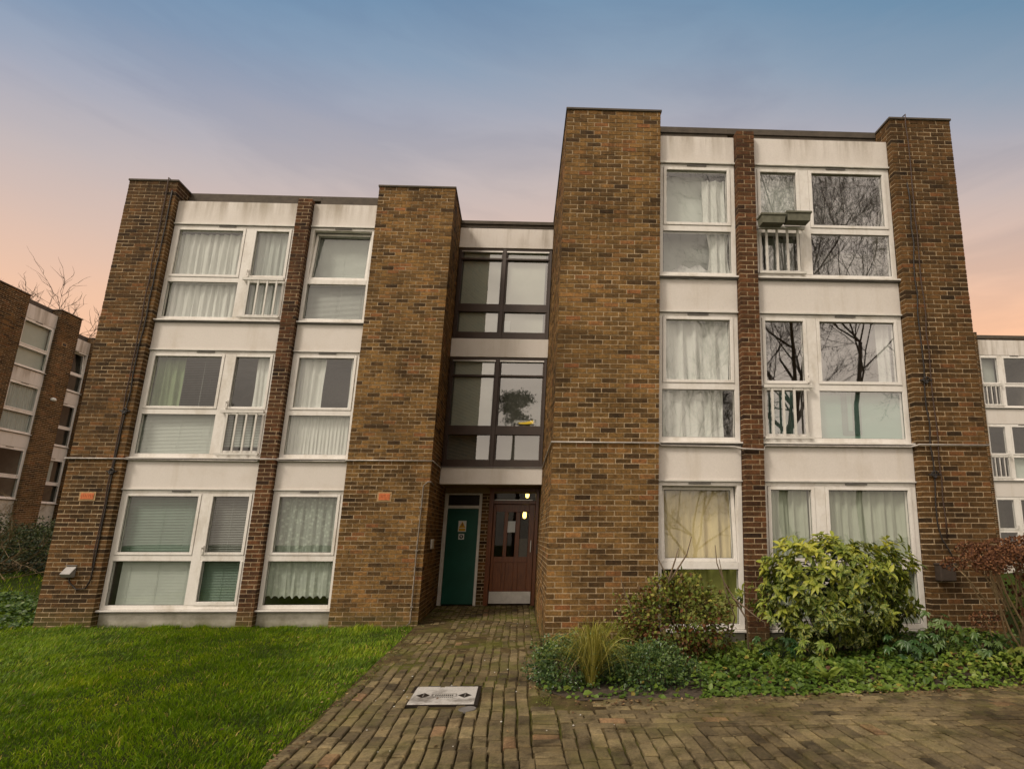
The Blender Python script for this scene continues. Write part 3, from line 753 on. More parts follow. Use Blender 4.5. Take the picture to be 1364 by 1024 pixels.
# ---- pale conduit round the block
def tube_part(name, pts, r, m, M=main, n=8):
    b = MB(); b.tube([M(*p) for p in pts], r, n); return b.build(name, M_(m), B1, True)
e = .022
tube_part('conduit', [(-9.84, YL + .3, ZC), (-9.84, YL - e, ZC), (-8.83, YL - e, ZC), (-8.80, YWL - .05, ZC - .005), (-6.55, YWL - .05, ZC - .018), (-6.50, YL - e, ZC + .01), (-6.2, YL - e, ZC + .01), (-6.17, YWL - .05, ZC - .01), (-5.0, YWL - .05, ZC - .01), (-4.93, YL - e, ZC), (-3.40, YL - e, ZC), (-3.40, YS - .06, ZC)], .014, 'conduit')
tube_part('conduit', [(SU1 - .02, YS - .1, ZC), (SU1 - .02, YR - e, ZC), (.17, YR - e, ZC), (.22, YWR - .05, ZC - .02), (1.3, YWR - .05, ZC - .03), (1.40, YR - e, ZC - .075), (1.70, YR - e, ZC - .085), (1.76, YWR - .05, ZC - .01), (3.95, YWR - .05, ZC - .01), (4.01, YR - e, ZC + .01), (5.06, YR - e, ZC + .01), (5.06, YR + .2, ZC + .01)], .013, 'conduit')
dp = tube_part('drain_pipe', [(-3.40, YL + .35, 2.44), (-3.40, YL - .03, 2.47), (-3.45, YL - .035, 2.47), (-3.52, YL - .035, 2.40), (-3.54, YL - .035, 1.2), (-3.54, YL - .035, .05), (-3.6, YL - .04, .0)], .012, 'pipe_paint')
P(main, 'pipe_clip', [(-3.565, -3.515, YL - .055, YL - .012, z, z + .02) for z in (.3, 1.25, 2.0)], 'pipe_paint', B1)
# ---- black cables on the end piers
rs = random.Random(3)
def wob(u, y, za, zb, n, amp, lean=0.):
    return [(u + lean * (i / n) + rs.uniform(-amp, amp), y, za + (zb - za) * i / n) for i in range(n + 1)]
tube_part('cable', [(-9.02, YL + .2, 8.47), (-9.02, YL - .05, 8.45)] + wob(-9.03, YL - .02, 8.3, .95, 26, .012, .02), .009, 'rust_cable')
tube_part('cable', [(-8.93, YL - .012, 8.2)] + wob(-8.93, YL - .015, 8.0, 3.8, 14, .014, -.04) + wob(-8.98, YL - .015, 3.6, .75, 12, .012, -.02) + [(-9.05, YL - .015, .62), (-9.2, YL - .015, .6), (-9.33, YL - .02, .72), (-9.37, YL - .02, .86)], .010, 'cable')
tube_part('cable', [(4.26, YR + .25, 8.5), (4.26, YR - .04, 8.47)] + wob(4.27, YR - .02, 8.3, 1.5, 24, .012, .03), .009, 'rust_cable')
tube_part('cable', [(4.2, YR - .015, 7.2)] + wob(4.2, YR - .018, 7.0, 1.7, 18, .02, -.02) + [(4.22, YR - .02, 1.5), (4.33, YR - .02, 1.3), (4.36, YR - .02, 1.2)], .010, 'cable')
for (u, y, z) in ((-8.98, YL, 3.72), (-9.0, YL, 2.62), (4.2, YR, 3.85), (4.2, YR, 2.42)):
    b = MB(); pts = [main(u + .055 * math.cos(a * .55) * (1 - .04 * a), y - .03 - .01 * math.sin(a), z + .05 * math.sin(a * .55)) for a in range(24)]
    b.tube(pts, .009, 6); b.build('cable_coil', M_('cable'), B1, True)
    P(main, 'cable_bracket', [(u - .09, u + .09, y - .035, y - .012, z - .008, z + .008)], 'cable', B1)
# wall boxes: separate things fixed to the piers
t = thing('bulkhead_box', main(-9.36, YL, .80), 'small grey sloped box low on the left corner pier', 'electrical box')
b = MB(); P8 = [(-9.44, YL - .07, .80), (-9.27, YL - .07, .80), (-9.27, YL - .005, .80), (-9.44, YL - .005, .80), (-9.44, YL - .13, .86), (-9.27, YL - .13, .86), (-9.27, YL - .005, .98), (-9.44, YL - .005, .98)]
b.v = [main(*p) for p in P8]; b.f = [(0, 3, 2, 1), (4, 5, 6, 7), (0, 1, 5, 4), (1, 2, 6, 5), (2, 3, 7, 6), (3, 0, 4, 7)]; b.t = [0.] * 6
b.build('box_body', M_('grey_box'), t, bevel=.008)
P(main, 'box_lip', [(-9.45, -9.26, YL - .02, YL - .003, .99, 1.005)], 'lead', t)
t = thing('junction_box', main(4.19, YR, .9), 'brown box under the cables on the right corner pier', 'electrical box')
P(main, 'box_body', [(4.08, 4.30, YR - .12, YR - .004, .92, 1.14)], 'dark_box', t, .012)
P(main, 'box_lid', [(4.07, 4.31, YR - .13, YR - .004, 1.14, 1.165)], 'dark_box', t, .006)

# ------------------------------------------------------------------ planters on the railing
def planter(u0_, u1_, label, tw):
    t = thing('planter', main((u0_ + u1_) / 2, YR - .1, 6.3), label, 'planter', 'planters on the top right railing')
    b = MB(); zt, zb = 6.475, 6.32
    y0, y1 = YR - .20, YR - .035
    def ring(du, dy, z): return [main(u0_ + du, y0 + dy, z), main(u1_ - du, y0 + dy, z), main(u1_ - du, y1 - dy, z), main(u0_ + du, y1 - dy, z)]
    rings = [ring(.018, .012, zb), ring(.005, .005, zt - .03), ring(-.008, -.008, zt - .028), ring(-.008, -.008, zt), ring(.012, .012, zt), ring(.02, .015, zt - .03)]
    n = 0
    for r in rings: b.v += r
    for i in range(5):
        for k in range(4): b.f.append((i * 4 + k, i * 4 + (k + 1) % 4, i * 4 + 4 + (k + 1) % 4, i * 4 + 4 + k)); b.t.append(0.)
    b.f.append((3, 2, 1, 0)); b.t.append(0.)
    b.build('trough', M_('planter'), t)
    b = MB(); b.quad(ring(.018, .013, zt - .02)); b.build('compost', M_('soil'), t)
    b = MB(); um = (u0_ + u1_) / 2
    for u in (um - .1, um + .1): b.tube([main(u, YR - .03, zt - .02), main(u, YR - .005, zt + .01), main(u, YR + .03, zt - .01), main(u, YR + .03, zt - .1)], .006, 5)
    b.build('bracket', M_('dark_metal'), t)
    return t
planter(1.70, 2.08, 'left one of two grey green troughs on the top right railing', 0)
pr_ = planter(2.10, 2.485, 'right one of two grey green troughs on the top right railing', 1); pr_.location.z += .045

# ------------------------------------------------------------------ neighbouring blocks
NL = thing('apartment_building', left_block(0, 0, -1.5), 'brown brick block with white window bays beyond the left corner', 'building')
def nb(M, T, u0, u1, y0, y1, l, r, m='brick_brown', z0=-2.0, z1=BR):
    o = brickwork('brick_pier', M, T, u0, u1, y0, y1, z0, z1, l, r, True, m)
    P(M, 'coping', [(u0 - .03, u1 + .03, y0 - .03, y1, BR + .002, ZR)], 'felt', o); return o
nb(left_block, NL, -3.4, 0, 0, .5, False, True, z0=-.9)
nb(left_block, NL, 1.44, 2.46, 0, 2.2, True, True, z0=-.9)
nb(left_block, NL, 4.86, 7.0, 1.3, 2.2, True, False, z0=-.9)
def nbay(M, T, a, b, y, ws, yr):
    for (za, zb) in ((Zh[2] + .004, 8.13), (Zh[0] + .004, Zs[1] - .05), (Zh[1] + .004, Zs[2] - .05)): P(M, 'wall_panel', [(a, b, y - .012, y + .1, za, zb)], 'render_panel', T)
    P(M, 'plinth', [(a, b, y + .02, y + .15, -2.0, Zs[0] - .055)], 'plinth_render', T)
    P(M, 'roof_edge', [(a, b, yr - .02, yr + .25, 8.15, ZR)], 'felt', T)
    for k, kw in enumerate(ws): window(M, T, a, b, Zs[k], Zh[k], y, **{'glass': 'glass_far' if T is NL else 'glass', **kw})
nbay(left_block, NL, .005, 1.435, .12, [dict(label='ground floor window of the left block'), dict(spec=[(cu, 0, 0, 1, 0, 1, 'net_grey'), (cu, 1, 0, 1, 0, 1, 'net_grey')]), dict(spec=[('board', 0, 0, 1, 0, 1, 'blind_white', {'y': .15}), ('board', 1, 0, 1, 0, 1, 'blind_white', {'y': .15})])], .4)
nbay(left_block, NL, 3.45, 4.85, 1.5, [dict(spec=[(cu, 0, 0, .7, 0, 1, 'net_grey')]), dict(), dict(tilt=True, spec=[(cu, 0, 0, .7, 0, 1, 'net_white', {'y': .4})])], 1.7)
P(left_block, 'wall_panel', [(2.46, 3.45, 1.5, 1.6, -2., 8.2)], 'brick_brown', NL)
P(left_block, 'shell', [(-3.39, 6.9, 2.3, 9., -2, 8.28), (-3.39, .0, .5, 2.3, -2, 8.28), (0.0, 1.43, 2.1, 2.3, -2, 8.28), (0, 1.43, .4, 2.3, 8.15, 8.28)], 'brick_brown', NL)
P(left_block, 'wall_vent', [(1.75, 2.0, -.02, .01, 6.9, 7.08)], 'pale_mortar', NL)
P(left_block, 'vent_hole', [(1.79, 1.96, -.025, -.021, 6.93, 7.05)], 'cable', NL)
b = MB(); b.lathe(left_block(1.9, -.05, 4.45), [(.001, 0), (.09, .03), (.1, .09), (.06, .15), (.001, .17)], 12); b.build('wall_lamp', M_('sign_white'), NL, True)

NR = thing('apartment_building', right_block(2.5, 18.1, -.6), 'pale window bays of a further block behind the right corner', 'building')
def RB(u, y, z): return right_block(u, y, z)
yb = 18.1
brickwork('brick_pier', RB, NR, .6, 1.71, yb - .1, yb + .4, -.8, BR, True, True, True, 'brick_brown')
brickwork('brick_pier', RB, NR, 4.012, 5.2, yb - .1, yb + .4, -.8, BR, True, True, True, 'brick_brown')
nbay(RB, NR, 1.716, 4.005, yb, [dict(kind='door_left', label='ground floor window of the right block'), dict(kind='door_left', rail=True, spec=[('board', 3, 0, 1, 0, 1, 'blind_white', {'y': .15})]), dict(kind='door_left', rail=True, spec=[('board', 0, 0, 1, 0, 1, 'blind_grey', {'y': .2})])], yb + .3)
P(RB, 'shell', [(.6, 5.2, yb + 2.3, yb + 8, -.8, 8.28), (.6, 1.7, yb + .4, yb + 2.3, -.8, 8.28), (4.02, 5.2, yb + .4, yb + 2.3, -.8, 8.28), (1.7, 4.02, yb + .2, yb + 2.3, 8.15, 8.28)], 'brick_brown', NR)

# ------------------------------------------------------------------ leaves and plants
def frames(dirs, norms, roll=0):
    d = dirs / np.linalg.norm(dirs, axis=1, keepdims=True)
    x = np.cross(d, norms); x /= (np.linalg.norm(x, axis=1, keepdims=True) + 1e-9)
    z = np.cross(x, d)
    return np.stack([x, d, z], axis=2)            # columns
T_LONG_V = np.array([[0, 0, 0], [-.5, .30, .10], [0, .30, 0], [.5, .30, .10], [-.42, .66, .06], [0, .66, -.05], [.42, .66, .06], [0, 1, -.16]], float)
T_LONG_F = np.array([[0, 3, 2], [0, 2, 1], [2, 3, 6], [2, 6, 5], [1, 2, 5], [1, 5, 4], [5, 6, 7], [4, 5, 7]])
T_SM_V = np.array([[0, 0, 0], [.5, .45, .10], [0, 1, -.06], [-.5, .45, .10]], float)
T_SM_F = np.array([[0, 1, 2], [0, 2, 3]])
def leaves(name, material, parent, pos, dirs, norms, length, width, tint, tpl='sm', smooth=False):
    TV, TF = (T_LONG_V, T_LONG_F) if tpl == 'long' else (T_SM_V, T_SM_F)
    R = frames(np.asarray(dirs, float), np.asarray(norms, float)); n = len(pos)
    S = np.stack([np.broadcast_to(width, n), np.broadcast_to(length, n), np.broadcast_to(length, n)], 1)
    V = np.einsum('nij,nkj->nki', R, TV[None] * S[:, None, :]) + np.asarray(pos)[:, None, :]
    F = (TF[None] + (np.arange(n) * len(TV))[:, None, None]).reshape(-1, 3)
    tt = np.repeat(tint, len(TF))
    return mk(name, V.reshape(-1, 3), F, material, parent, tt, smooth)
def rnd_dirs(n, up=.3, spread=1.):
    v = RNG.normal(size=(n, 3)) * spread; v[:, 2] += up; return v / np.linalg.norm(v, axis=1, keepdims=True)
def UPN(n, j=.4):
    v = RNG.normal(size=(n, 3)) * j + np.array([0, 0, 1.]); return v

def terr(x, y):
    x = np.asarray(x, float); y = np.asarray(y, float)
    d = np.clip(-10.6 - x, 0, 20); r = np.clip(x - 7.5, 0, 12)
    s = .105 * d * d / (d + 2.2) * np.clip((y + 5) / 20, 0, 1.15) + .07 * r * np.clip((y - 6) / 10, 0, 1)
    return -.045 + s + .03 * np.sin(x * .9) * np.sin(y * .7) * np.clip(d, 0, 1)

# shrub made of rosettes of long leaves (spotted laurel)
def laurel():
    T = thing('laurel_shrub', (2.45, 6.95, 0), 'large yellow green spotted laurel in front of the right ground floor windows', 'shrub')
    C0 = np.array([2.44, 6.88, .80]); R0 = np.array([1.04, .52, .74])
    pts = []; nn = 0
    while len(pts) < 640:
        v = RNG.normal(size=3); v /= np.linalg.norm(v)
        if v[1] > .55: continue
        lump = 1 + .13 * math.sin(v[0] * 5.1 + 1.) * math.cos(v[2] * 4.3) + .10 * math.sin(v[0] * 11 + v[2] * 9)
        r = RNG.uniform(.72, 1.0) * lump * (1.0 if v[2] > -.3 else .9)
        sup = (abs(v[0]) ** 2.2 + abs(v[1]) ** 2.2 + abs(v[2]) ** 2.2) ** (-1 / 2.2)
        p = C0 + R0 * v * r * sup
        if p[2] < .20: continue
        pts.append((p, v))
    pos, dr, nm, ln, wd, ti = [], [], [], [], [], []
    for p, v in pts:
        ax = v * np.array([.9, .9, .6]) + np.array([0, -.12, .45]) + RNG.normal(size=3) * .18; ax /= np.linalg.norm(ax)
        o1 = np.cross(ax, [0.3, .2, 1]); o1 /= np.linalg.norm(o1); o2 = np.cross(ax, o1)
        k = RNG.integers(6, 10); a0 = RNG.uniform(0, 6)
        young = RNG.random()
        for i in range(k):
            a = a0 + i * 2.4; el = .25 + .5 * (i / k)
            d = ax * el + (o1 * math.cos(a) + o2 * math.sin(a)) * (1.1 - el * .4) + np.array([0, 0, -.30])
            pos.append(p - ax * .05 * (1 - i / k)); dr.append(d); nm.append(ax + np.array([0, 0, .3]) + RNG.normal(size=3) * .15)
            L = RNG.uniform(.075, .15); ln.append(L); wd.append(L * RNG.uniform(.32, .46))
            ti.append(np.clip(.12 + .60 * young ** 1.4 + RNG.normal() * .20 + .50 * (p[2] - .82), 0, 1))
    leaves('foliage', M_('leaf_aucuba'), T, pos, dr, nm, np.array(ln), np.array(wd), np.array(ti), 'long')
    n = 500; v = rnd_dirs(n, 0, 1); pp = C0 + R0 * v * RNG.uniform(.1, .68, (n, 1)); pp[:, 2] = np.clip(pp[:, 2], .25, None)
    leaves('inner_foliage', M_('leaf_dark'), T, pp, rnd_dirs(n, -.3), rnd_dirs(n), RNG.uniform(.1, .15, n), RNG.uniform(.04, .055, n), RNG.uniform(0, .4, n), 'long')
    b = MB()
    for i in range(24):
        p, v = pts[RNG.integers(len(pts))]; s = np.array([2.45 + RNG.uniform(-.15, .15), 7.0, .0]); m = (s + p) / 2 + np.array([0, .05, -.12])
        b.tube([s, s * .6 + m * .4 + np.array([0, 0, .05]), m, p], [.016, .013, .009, .004], 5)
    b.build('stem', M_('twig'), T)
laurel()

def small_shrub(name, label, c, r, n, L, m, seed, tint=(0, 1), zmin=.02, stems=20, stem_mat='twig', droop=-.05, group=None, tpl='sm', base=None, shell=(.35, 1.), gap=0.):
    T = thing(name, (c[0], c[1], 0 if base is None else base), label, 'shrub', group)
    rg = np.random.default_rng(seed)
    v = rg.normal(size=(int(n * 1.6), 3)); v /= np.linalg.norm(v, axis=1, keepdims=True)
    lump = 1 + .16 * np.sin(v[:, 0] * 6 + seed) * np.cos(v[:, 2] * 5) + .1 * np.sin(v[:, 0] * 13 + v[:, 1] * 8)
    rad = rg.uniform(shell[0], shell[1], len(v)) ** .7 * lump
    p = np.array(c) + v * np.array(r) * rad[:, None]
    if gap:
        g = np.sin(p[:, 0] * 17 + seed) * np.sin(p[:, 2] * 15 + 1) * np.sin(p[:, 1] * 13); keep = g > -gap
        p, v = p[keep], v[keep]
    z0 = 0 if base is None else base
    k = p[:, 2] > z0 + zmin; p, v = p[k][:n], v[k][:n]; n = len(p)
    d = v + rg.normal(size=(n, 3)) * .7 + np.array([0, 0, droop]); nn = v * .5 + rg.normal(size=(n, 3)) * .45 + np.array([0, -.2, .8])
    ls = rg.uniform(L * .6, L * 1.25, n)
    ti = np.clip(rg.uniform(tint[0], tint[1], n) + .15 * (v[:, 2]), 0, 1)
    leaves('foliage', M_(m), T, p, d, nn, ls, ls * rg.uniform(.5, .75, n), ti, tpl)
    b = MB()
    for i in range(stems):
        q = p[rg.integers(n)]; s = np.array([c[0] + rg.uniform(-.12, .12), c[1] + rg.uniform(-.08, .08), z0]); mid = s * .5 + q * .5 + rg.normal(size=3) * .05
        b.tube([s, mid, q], [.009, .006, .003], 4)
    if stems: b.build('stem', M_(stem_mat), T)
    return T
# red-green spindly shrub by the pier, in clusters of rounded leaves
S1 = small_shrub('berberis_shrub', 'loose red and green shrub against the tan pier and open window', (.38, 6.75, .52), (.76, .40, .56), 5600, .058, 'leaf_mixed', 5, (.05, .95), .05, 46, 'twig', gap=.2)
b = MB()
for pts in ([(.98, 6.8, .1), (1.10, 6.7, .55), (.98, 6.62, .85), (.90, 6.6, 1.25)], [(1.28, 6.8, .1), (1.22, 6.6, .55), (.95, 6.55, .98), (.86, 6.5, 1.2), (.84, 6.5, 1.42)], [(1.05, 6.55, .8), (1.3, 6.5, .6), (1.42, 6.5, .52)], [(.2, 6.7, .4), (.28, 6.6, 1.0), (.15, 6.58, 1.25), (.12, 6.55, 1.42)], [(.28, 6.6, 1.0), (.36, 6.58, 1.25), (.40, 6.6, 1.38)], [(.3, 6.6, 1.0), (.5, 6.6, 1.3), (.56, 6.58, 1.52)], [(-.1, 6.6, .5), (-.25, 6.55, .85), (-.3, 6.5, 1.02)]):
    b.tube(pts, [.011 * (1 - .75 * i / (len(pts) - 1)) + .002 for i in range(len(pts))], 5)
b.build('bare_branch', M_('twig'), S1)
small_shrub('evergreen_shrub', 'low dark evergreen bush at the corner of the bed beside the path', (-.80, 6.12, .12), (.50, .55, .34), 5200, .034, 'leaf_dark', 8, (.15, 1.), .0, 12)
small_shrub('evergreen_shrub', 'low dark evergreen bush right of the grass tuft', (.05, 6.02, .10), (.52, .48, .30), 4600, .036, 'leaf_dark', 9, (.2, 1.), .0, 10)
small_shrub('lime_shrub', 'small yellow green plant at the foot of the tan pier', (-.45, 6.72, .30), (.40, .22, .20), 1000, .045, 'leaf_lime', 10, (0, 1.), .02, 8)
# ornamental grass tuft
T = thing('grass_tuft', (-.55, 5.74, 0), 'tall yellow green grass tuft arching over the corner bush', 'grass plant')
b = MB()
for i in range(460):
    a = RNG.uniform(0, 6.28); sp = abs(RNG.normal()) * .24 + .03; h = RNG.uniform(.45, .92)
    lean = np.array([math.cos(a), math.sin(a) * .7, 0])
    s = np.array([-.55, 5.80, .02]) + lean * RNG.uniform(0, .05)
    pts = []; reach = RNG.uniform(.08, .62); curl = RNG.uniform(1.5, 2.95); hh_ = RNG.uniform(.36, .74) * (1 - .45 * reach)
    for k in range(9):
        t = k / 8; pts.append(s + lean * reach * t ** 1.3 + np.array([0, -.06 * t * t, hh_ * math.sin(t * curl) / (1 if curl > 1.57 else math.sin(curl))]))
    w = RNG.uniform(.0035, .0065); sd = np.array([-lean[1], lean[0], 0]) + RNG.normal(size=3) * .3
    tnt = float(np.clip(RNG.beta(2, 2.2), 0, 1))
    for k in range(8):
        w0 = w * (1 - k / 8.3); w1 = w * (1 - (k + 1) / 8.3)
        b.quad([pts[k] - sd * w0, pts[k] + sd * w0, pts[k + 1] + sd * w1, pts[k + 1] - sd * w1], tnt)
mk('blades', np.array([list(p) for p in b.v]), b.f, M_('leaf_tuft'), T, b.t)

# dried hydrangea
T = thing('hydrangea', (4.55, 6.5, 0), 'bare stemmed hydrangea with dried brown flower heads at the right edge', 'shrub')
b = MB(); heads = []; hr = np.random.default_rng(77)
for i in range(46):
    hx = 3.80 + 1.9 * (i / 38) + hr.uniform(-.08, .08); hz = 1.36 + hr.uniform(-.16, .15) - .12 * (hx < 4.15); hy = 6.3 + hr.uniform(-.35, .35)
    if i >= 38: hz = hr.uniform(.98, 1.2); hx = hr.uniform(4.5, 5.5)
    if i == 45: hx, hy, hz = 4.05, 6.4, .55
    s_ = np.array([4.55 + hr.uniform(-.08, .3), 6.5 + hr.uniform(-.1, .1), .0]); h = np.array([hx, hy, hz])
    m1 = s_ * .62 + h * .38 + np.array([hr.uniform(-.08, .08), 0, -.05]); m2 = s_ * .25 + h * .75 + np.array([hr.uniform(-.05, .05), 0, -.03])
    if i % 3 == 0 or i >= 38: b.tube([s_, m1, m2, h], [.018, .013, .009, .005], 6)
    else:
        q = heads[-1]; mm = (q + h) / 2 + np.array([0, 0, -.16]); b.tube([mm * .6 + s_ * .4, mm, h], [.010, .007, .004], 5)
    heads.append(h)
b.build('stem', M_('pale_twig'), T)
n = 900; pl = np.stack([hr.uniform(4.35, 5.7, n), hr.uniform(6.1, 6.75, n), hr.uniform(.12, 1.25, n)], 1); pl[:, 0] += .25 * (1 - pl[:, 2])
keep_ = np.sin(pl[:, 0] * 11) * np.sin(pl[:, 2] * 9 + 1) > -.25; pl = pl[keep_]; n = len(pl); ls = hr.uniform(.04, .085, n)
leaves('withered_leaf_mass', M_('flower_dry'), T, pl, hr.normal(size=(n, 3)) + [0, -.3, -.5], hr.normal(size=(n, 3)) * .6 + [0, -.5, .6], ls, ls * .6, hr.uniform(0, .7, n), 'long')
for h in heads:
    n = 260; v = rnd_dirs(n, .35); r = hr.uniform(.12, .18)
    p = h + v * np.array([r, r, r * .55]); ls = RNG.uniform(.022, .036, n)
    leaves('flower_head', M_('flower_dry'), T, p, v + RNG.normal(size=(n, 3)) * .8, v + RNG.normal(size=(n, 3)) * .3, ls, ls * .9, RNG.uniform(0, 1, n))
small_shrub('lime_shrub', 'yellow green leafy stems behind the dried hydrangea', (5.15, 6.75, .65), (.45, .3, .55), 1100, .06, 'leaf_lime', 14, (0, .8), .05, 14)

# palmate leafed plants in the bed
def palmate(c, label, n, R, seed, m='leaf_fatsia', tint=(.2, 1)):
    T = thing('leafy_plant', (c[0], c[1], 0), label, 'plant'); rg = np.random.default_rng(seed)
    pos, dr, nm, ln, ti = [], [], [], [], []; b = MB()
    for i in range(n):
        a = rg.uniform(0, 6.28); rr = R * rg.uniform(.2, 1); h = c[2] * rg.uniform(.45, 1.05)
        e_ = np.array([c[0] + math.cos(a) * rr, c[1] + math.sin(a) * rr * .7, h]); s = np.array([c[0], c[1], 0.])
        b.tube([s, (s + e_) / 2 + np.array([0, 0, .06]), e_], [.006, .004, .003], 4)
        ax = np.array([math.cos(a) * .5, math.sin(a) * .5 - .25, 1.]) + rg.normal(size=3) * .15; ax /= np.linalg.norm(ax)
        o1 = np.cross(ax, [math.sin(a), -math.cos(a), .1]); o1 /= np.linalg.norm(o1); o2 = np.cross(ax, o1)
        tt = rg.uniform(*tint)
        for k in range(7):
            q = -1.9 + k * .63; d = o1 * math.cos(q) + o2 * math.sin(q) - ax * .12
            pos.append(e_); dr.append(d); nm.append(ax); ln.append(rg.uniform(.07, .12) * (1 - .1 * abs(k - 3))); ti.append(np.clip(tt + rg.normal() * .08, 0, 1))
    leaves('foliage', M_(m), T, pos, dr, nm, np.array(ln), np.array(ln) * .34, np.array(ti), 'long'); b.build('stem', M_('leaf_hedge'), T)
palmate((3.55, 6.5, .62), 'pale leafed plant below the right corner pier cables', 16, .26, 21, tint=(.6, 1))
palmate((3.95, 6.3, .42), 'spreading hand leafed plant left of the hydrangea foot', 22, .34, 22)
palmate((4.35, 6.1, .34), 'pale green rosette plant in front of the hydrangea', 18, .25, 23, 'leaf_lime', (.0, .6))
palmate((4.9, 6.15, .48), 'dark hand leafed plant at the right edge of the bed', 26, .4, 24, tint=(.0, .5))
palmate((3.1, 6.4, .38), 'low dark leafed plant right of the laurel foot', 22, .32, 25, tint=(.1, .6))
palmate((1.55, 6.5, .34), 'dark rosette plant at the left foot of the laurel', 18, .26, 26, tint=(.0, .5))
palmate((1.95, 6.25, .36), 'light green leafy plant under the laurel front', 18, .24, 27, 'leaf_cover', (.5, .9))

# low leafy ground cover filling the bed
BED = [(-1.34, 7.6), (-1.28, 6.5), (-1.16, 6.05), (-.95, 5.62), (-.62, 5.36), (-.2, 5.40), (.4, 5.42), (1.0, 5.45), (2., 5.55), (3., 5.62), (4., 5.78), (5.5, 6.05), (8.5, 6.8), (8.5, 8.2), (4.9, 8.0), (4.9, 7.6)]
def inside(poly, x, y):
    x = np.asarray(x); y = np.asarray(y); c = np.zeros(x.shape, bool); n = len(poly)
    for i in range(n):
        (x1, y1), (x2, y2) = poly[i], poly[(i + 1) % n]
        cond = ((y1 > y) != (y2 > y)) & (x < (x2 - x1) * (y - y1) / (y2 - y1 + 1e-12) + x1); c ^= cond
    return c
g = MB(); g.f.append(tuple(range(len(BED)))); g.v = [(x, y, -.002) for x, y in BED]; g.t.append(0.)
tag(g.build('bed_soil', M_('soil')), kind='structure')
N = 24000
x = RNG.uniform(-1.3, 8, N); y = RNG.uniform(5.25, 7.6, N); k = inside(BED, x, y)
k &= ~((x < .55) & (y < 6.9) & (RNG.random(N) < .8))
x, y = x[k], y[k]; n = len(x)
hh = .05 + .11 * (0.5 + .5 * np.sin(x * 3.1 + 1) * np.cos(y * 4.2)) + .10 * np.clip(x - 2.2, 0, 1.6) / 1.6 + .05 * np.clip(y - 5.9, 0, 1)
edge = np.clip((y - (5.42 + .09 * np.clip(x, 0, 6))) / .35, .15, 1)
z = RNG.uniform(.15, 1, n) ** .6 * hh * edge
pos = np.stack([x, y - .04 * RNG.random(n), z], 1)
d = RNG.normal(size=(n, 3)) * np.array([1, 1, .35]) + np.array([0, -.45, -.1]); nn = RNG.normal(size=(n, 3)) * .35 + np.array([0, -.3, 1.])
ls = RNG.uniform(.034, .075, n) * (1 + .35 * (RNG.random(n) < .15))
pn = np.sin(x * 2.3 + 2) * np.cos(y * 3 + x)
ti = np.clip(.48 + .22 * pn + RNG.normal(size=n) * .17, 0, .93); ti[RNG.random(n) < .025] = .97; ti[RNG.random(n) < .02] = 1.
tag(leaves('ground_cover', M_('leaf_cover'), None, pos, d, nn, ls, ls * .72, ti, 'long'), kind='stuff')
# strap leaved and broad leaved weeds scattered through the cover
cc = [(RNG.uniform(.6, 6.), 0.) for _ in range(46)]; PO, DR, LN, TI = [], [], [], []
for (cx_, _q) in cc:
    lo_ = 5.62 + .10 * max(0, cx_ - .6); cy_ = RNG.uniform(lo_, 6.9); kk_ = RNG.integers(10, 20); tn = RNG.uniform(.25, .85); sz = RNG.uniform(.09, .19)
    for _ in range(kk_):
        a = RNG.uniform(0, 6.28); PO.append([cx_ + RNG.normal() * .012, cy_ + RNG.normal() * .012, .06]); DR.append([math.cos(a), math.sin(a) - .2, RNG.uniform(.35, 1.6)]); LN.append(sz * RNG.uniform(.7, 1.2)); TI.append(np.clip(tn + RNG.normal() * .08, 0, .92))
n = len(PO); LN = np.array(LN)
tag(leaves('low_weeds', M_('leaf_cover'), None, PO, DR, UPN(n, .5), LN, LN * RNG.uniform(.13, .3, n), np.array(TI), 'long'), kind='stuff')
# moss cushions at the wall foot and in the joints
n = 5200; q = RNG.random(n); yy = RNG.uniform(5.2, 11.6, n); uu = np.where(q < .35, -1.40 - np.abs(RNG.normal(size=n)) * .05, np.where(q < .5, -3.38 + np.abs(RNG.normal(size=n)) * .06, RNG.uniform(-3.3, -1.5, n)))
kq = (q < .5) | ((np.sin(uu * 3.1 + yy * 1.3) * np.sin(yy * 2.1 + 1) > .35) & (np.abs(((uu + 3.4) / .1125) % 1 - .0) < .14)); uu, yy = uu[kq], yy[kq]; n = len(uu)
zz_ = .07 * np.clip((yy - 9.8) / 1.9, 0, 1) + RNG.uniform(-.004, .008, n); ls = RNG.uniform(.008, .02, n)
tag(leaves('moss', M_('leaf_lime'), None, np.stack([uu + K * (yy - 7.5), yy, zz_], 1), RNG.normal(size=(n, 3)) * [1, 1, .5], UPN(n, .4), ls, ls * .9, RNG.uniform(0, .35, n)), kind='stuff')
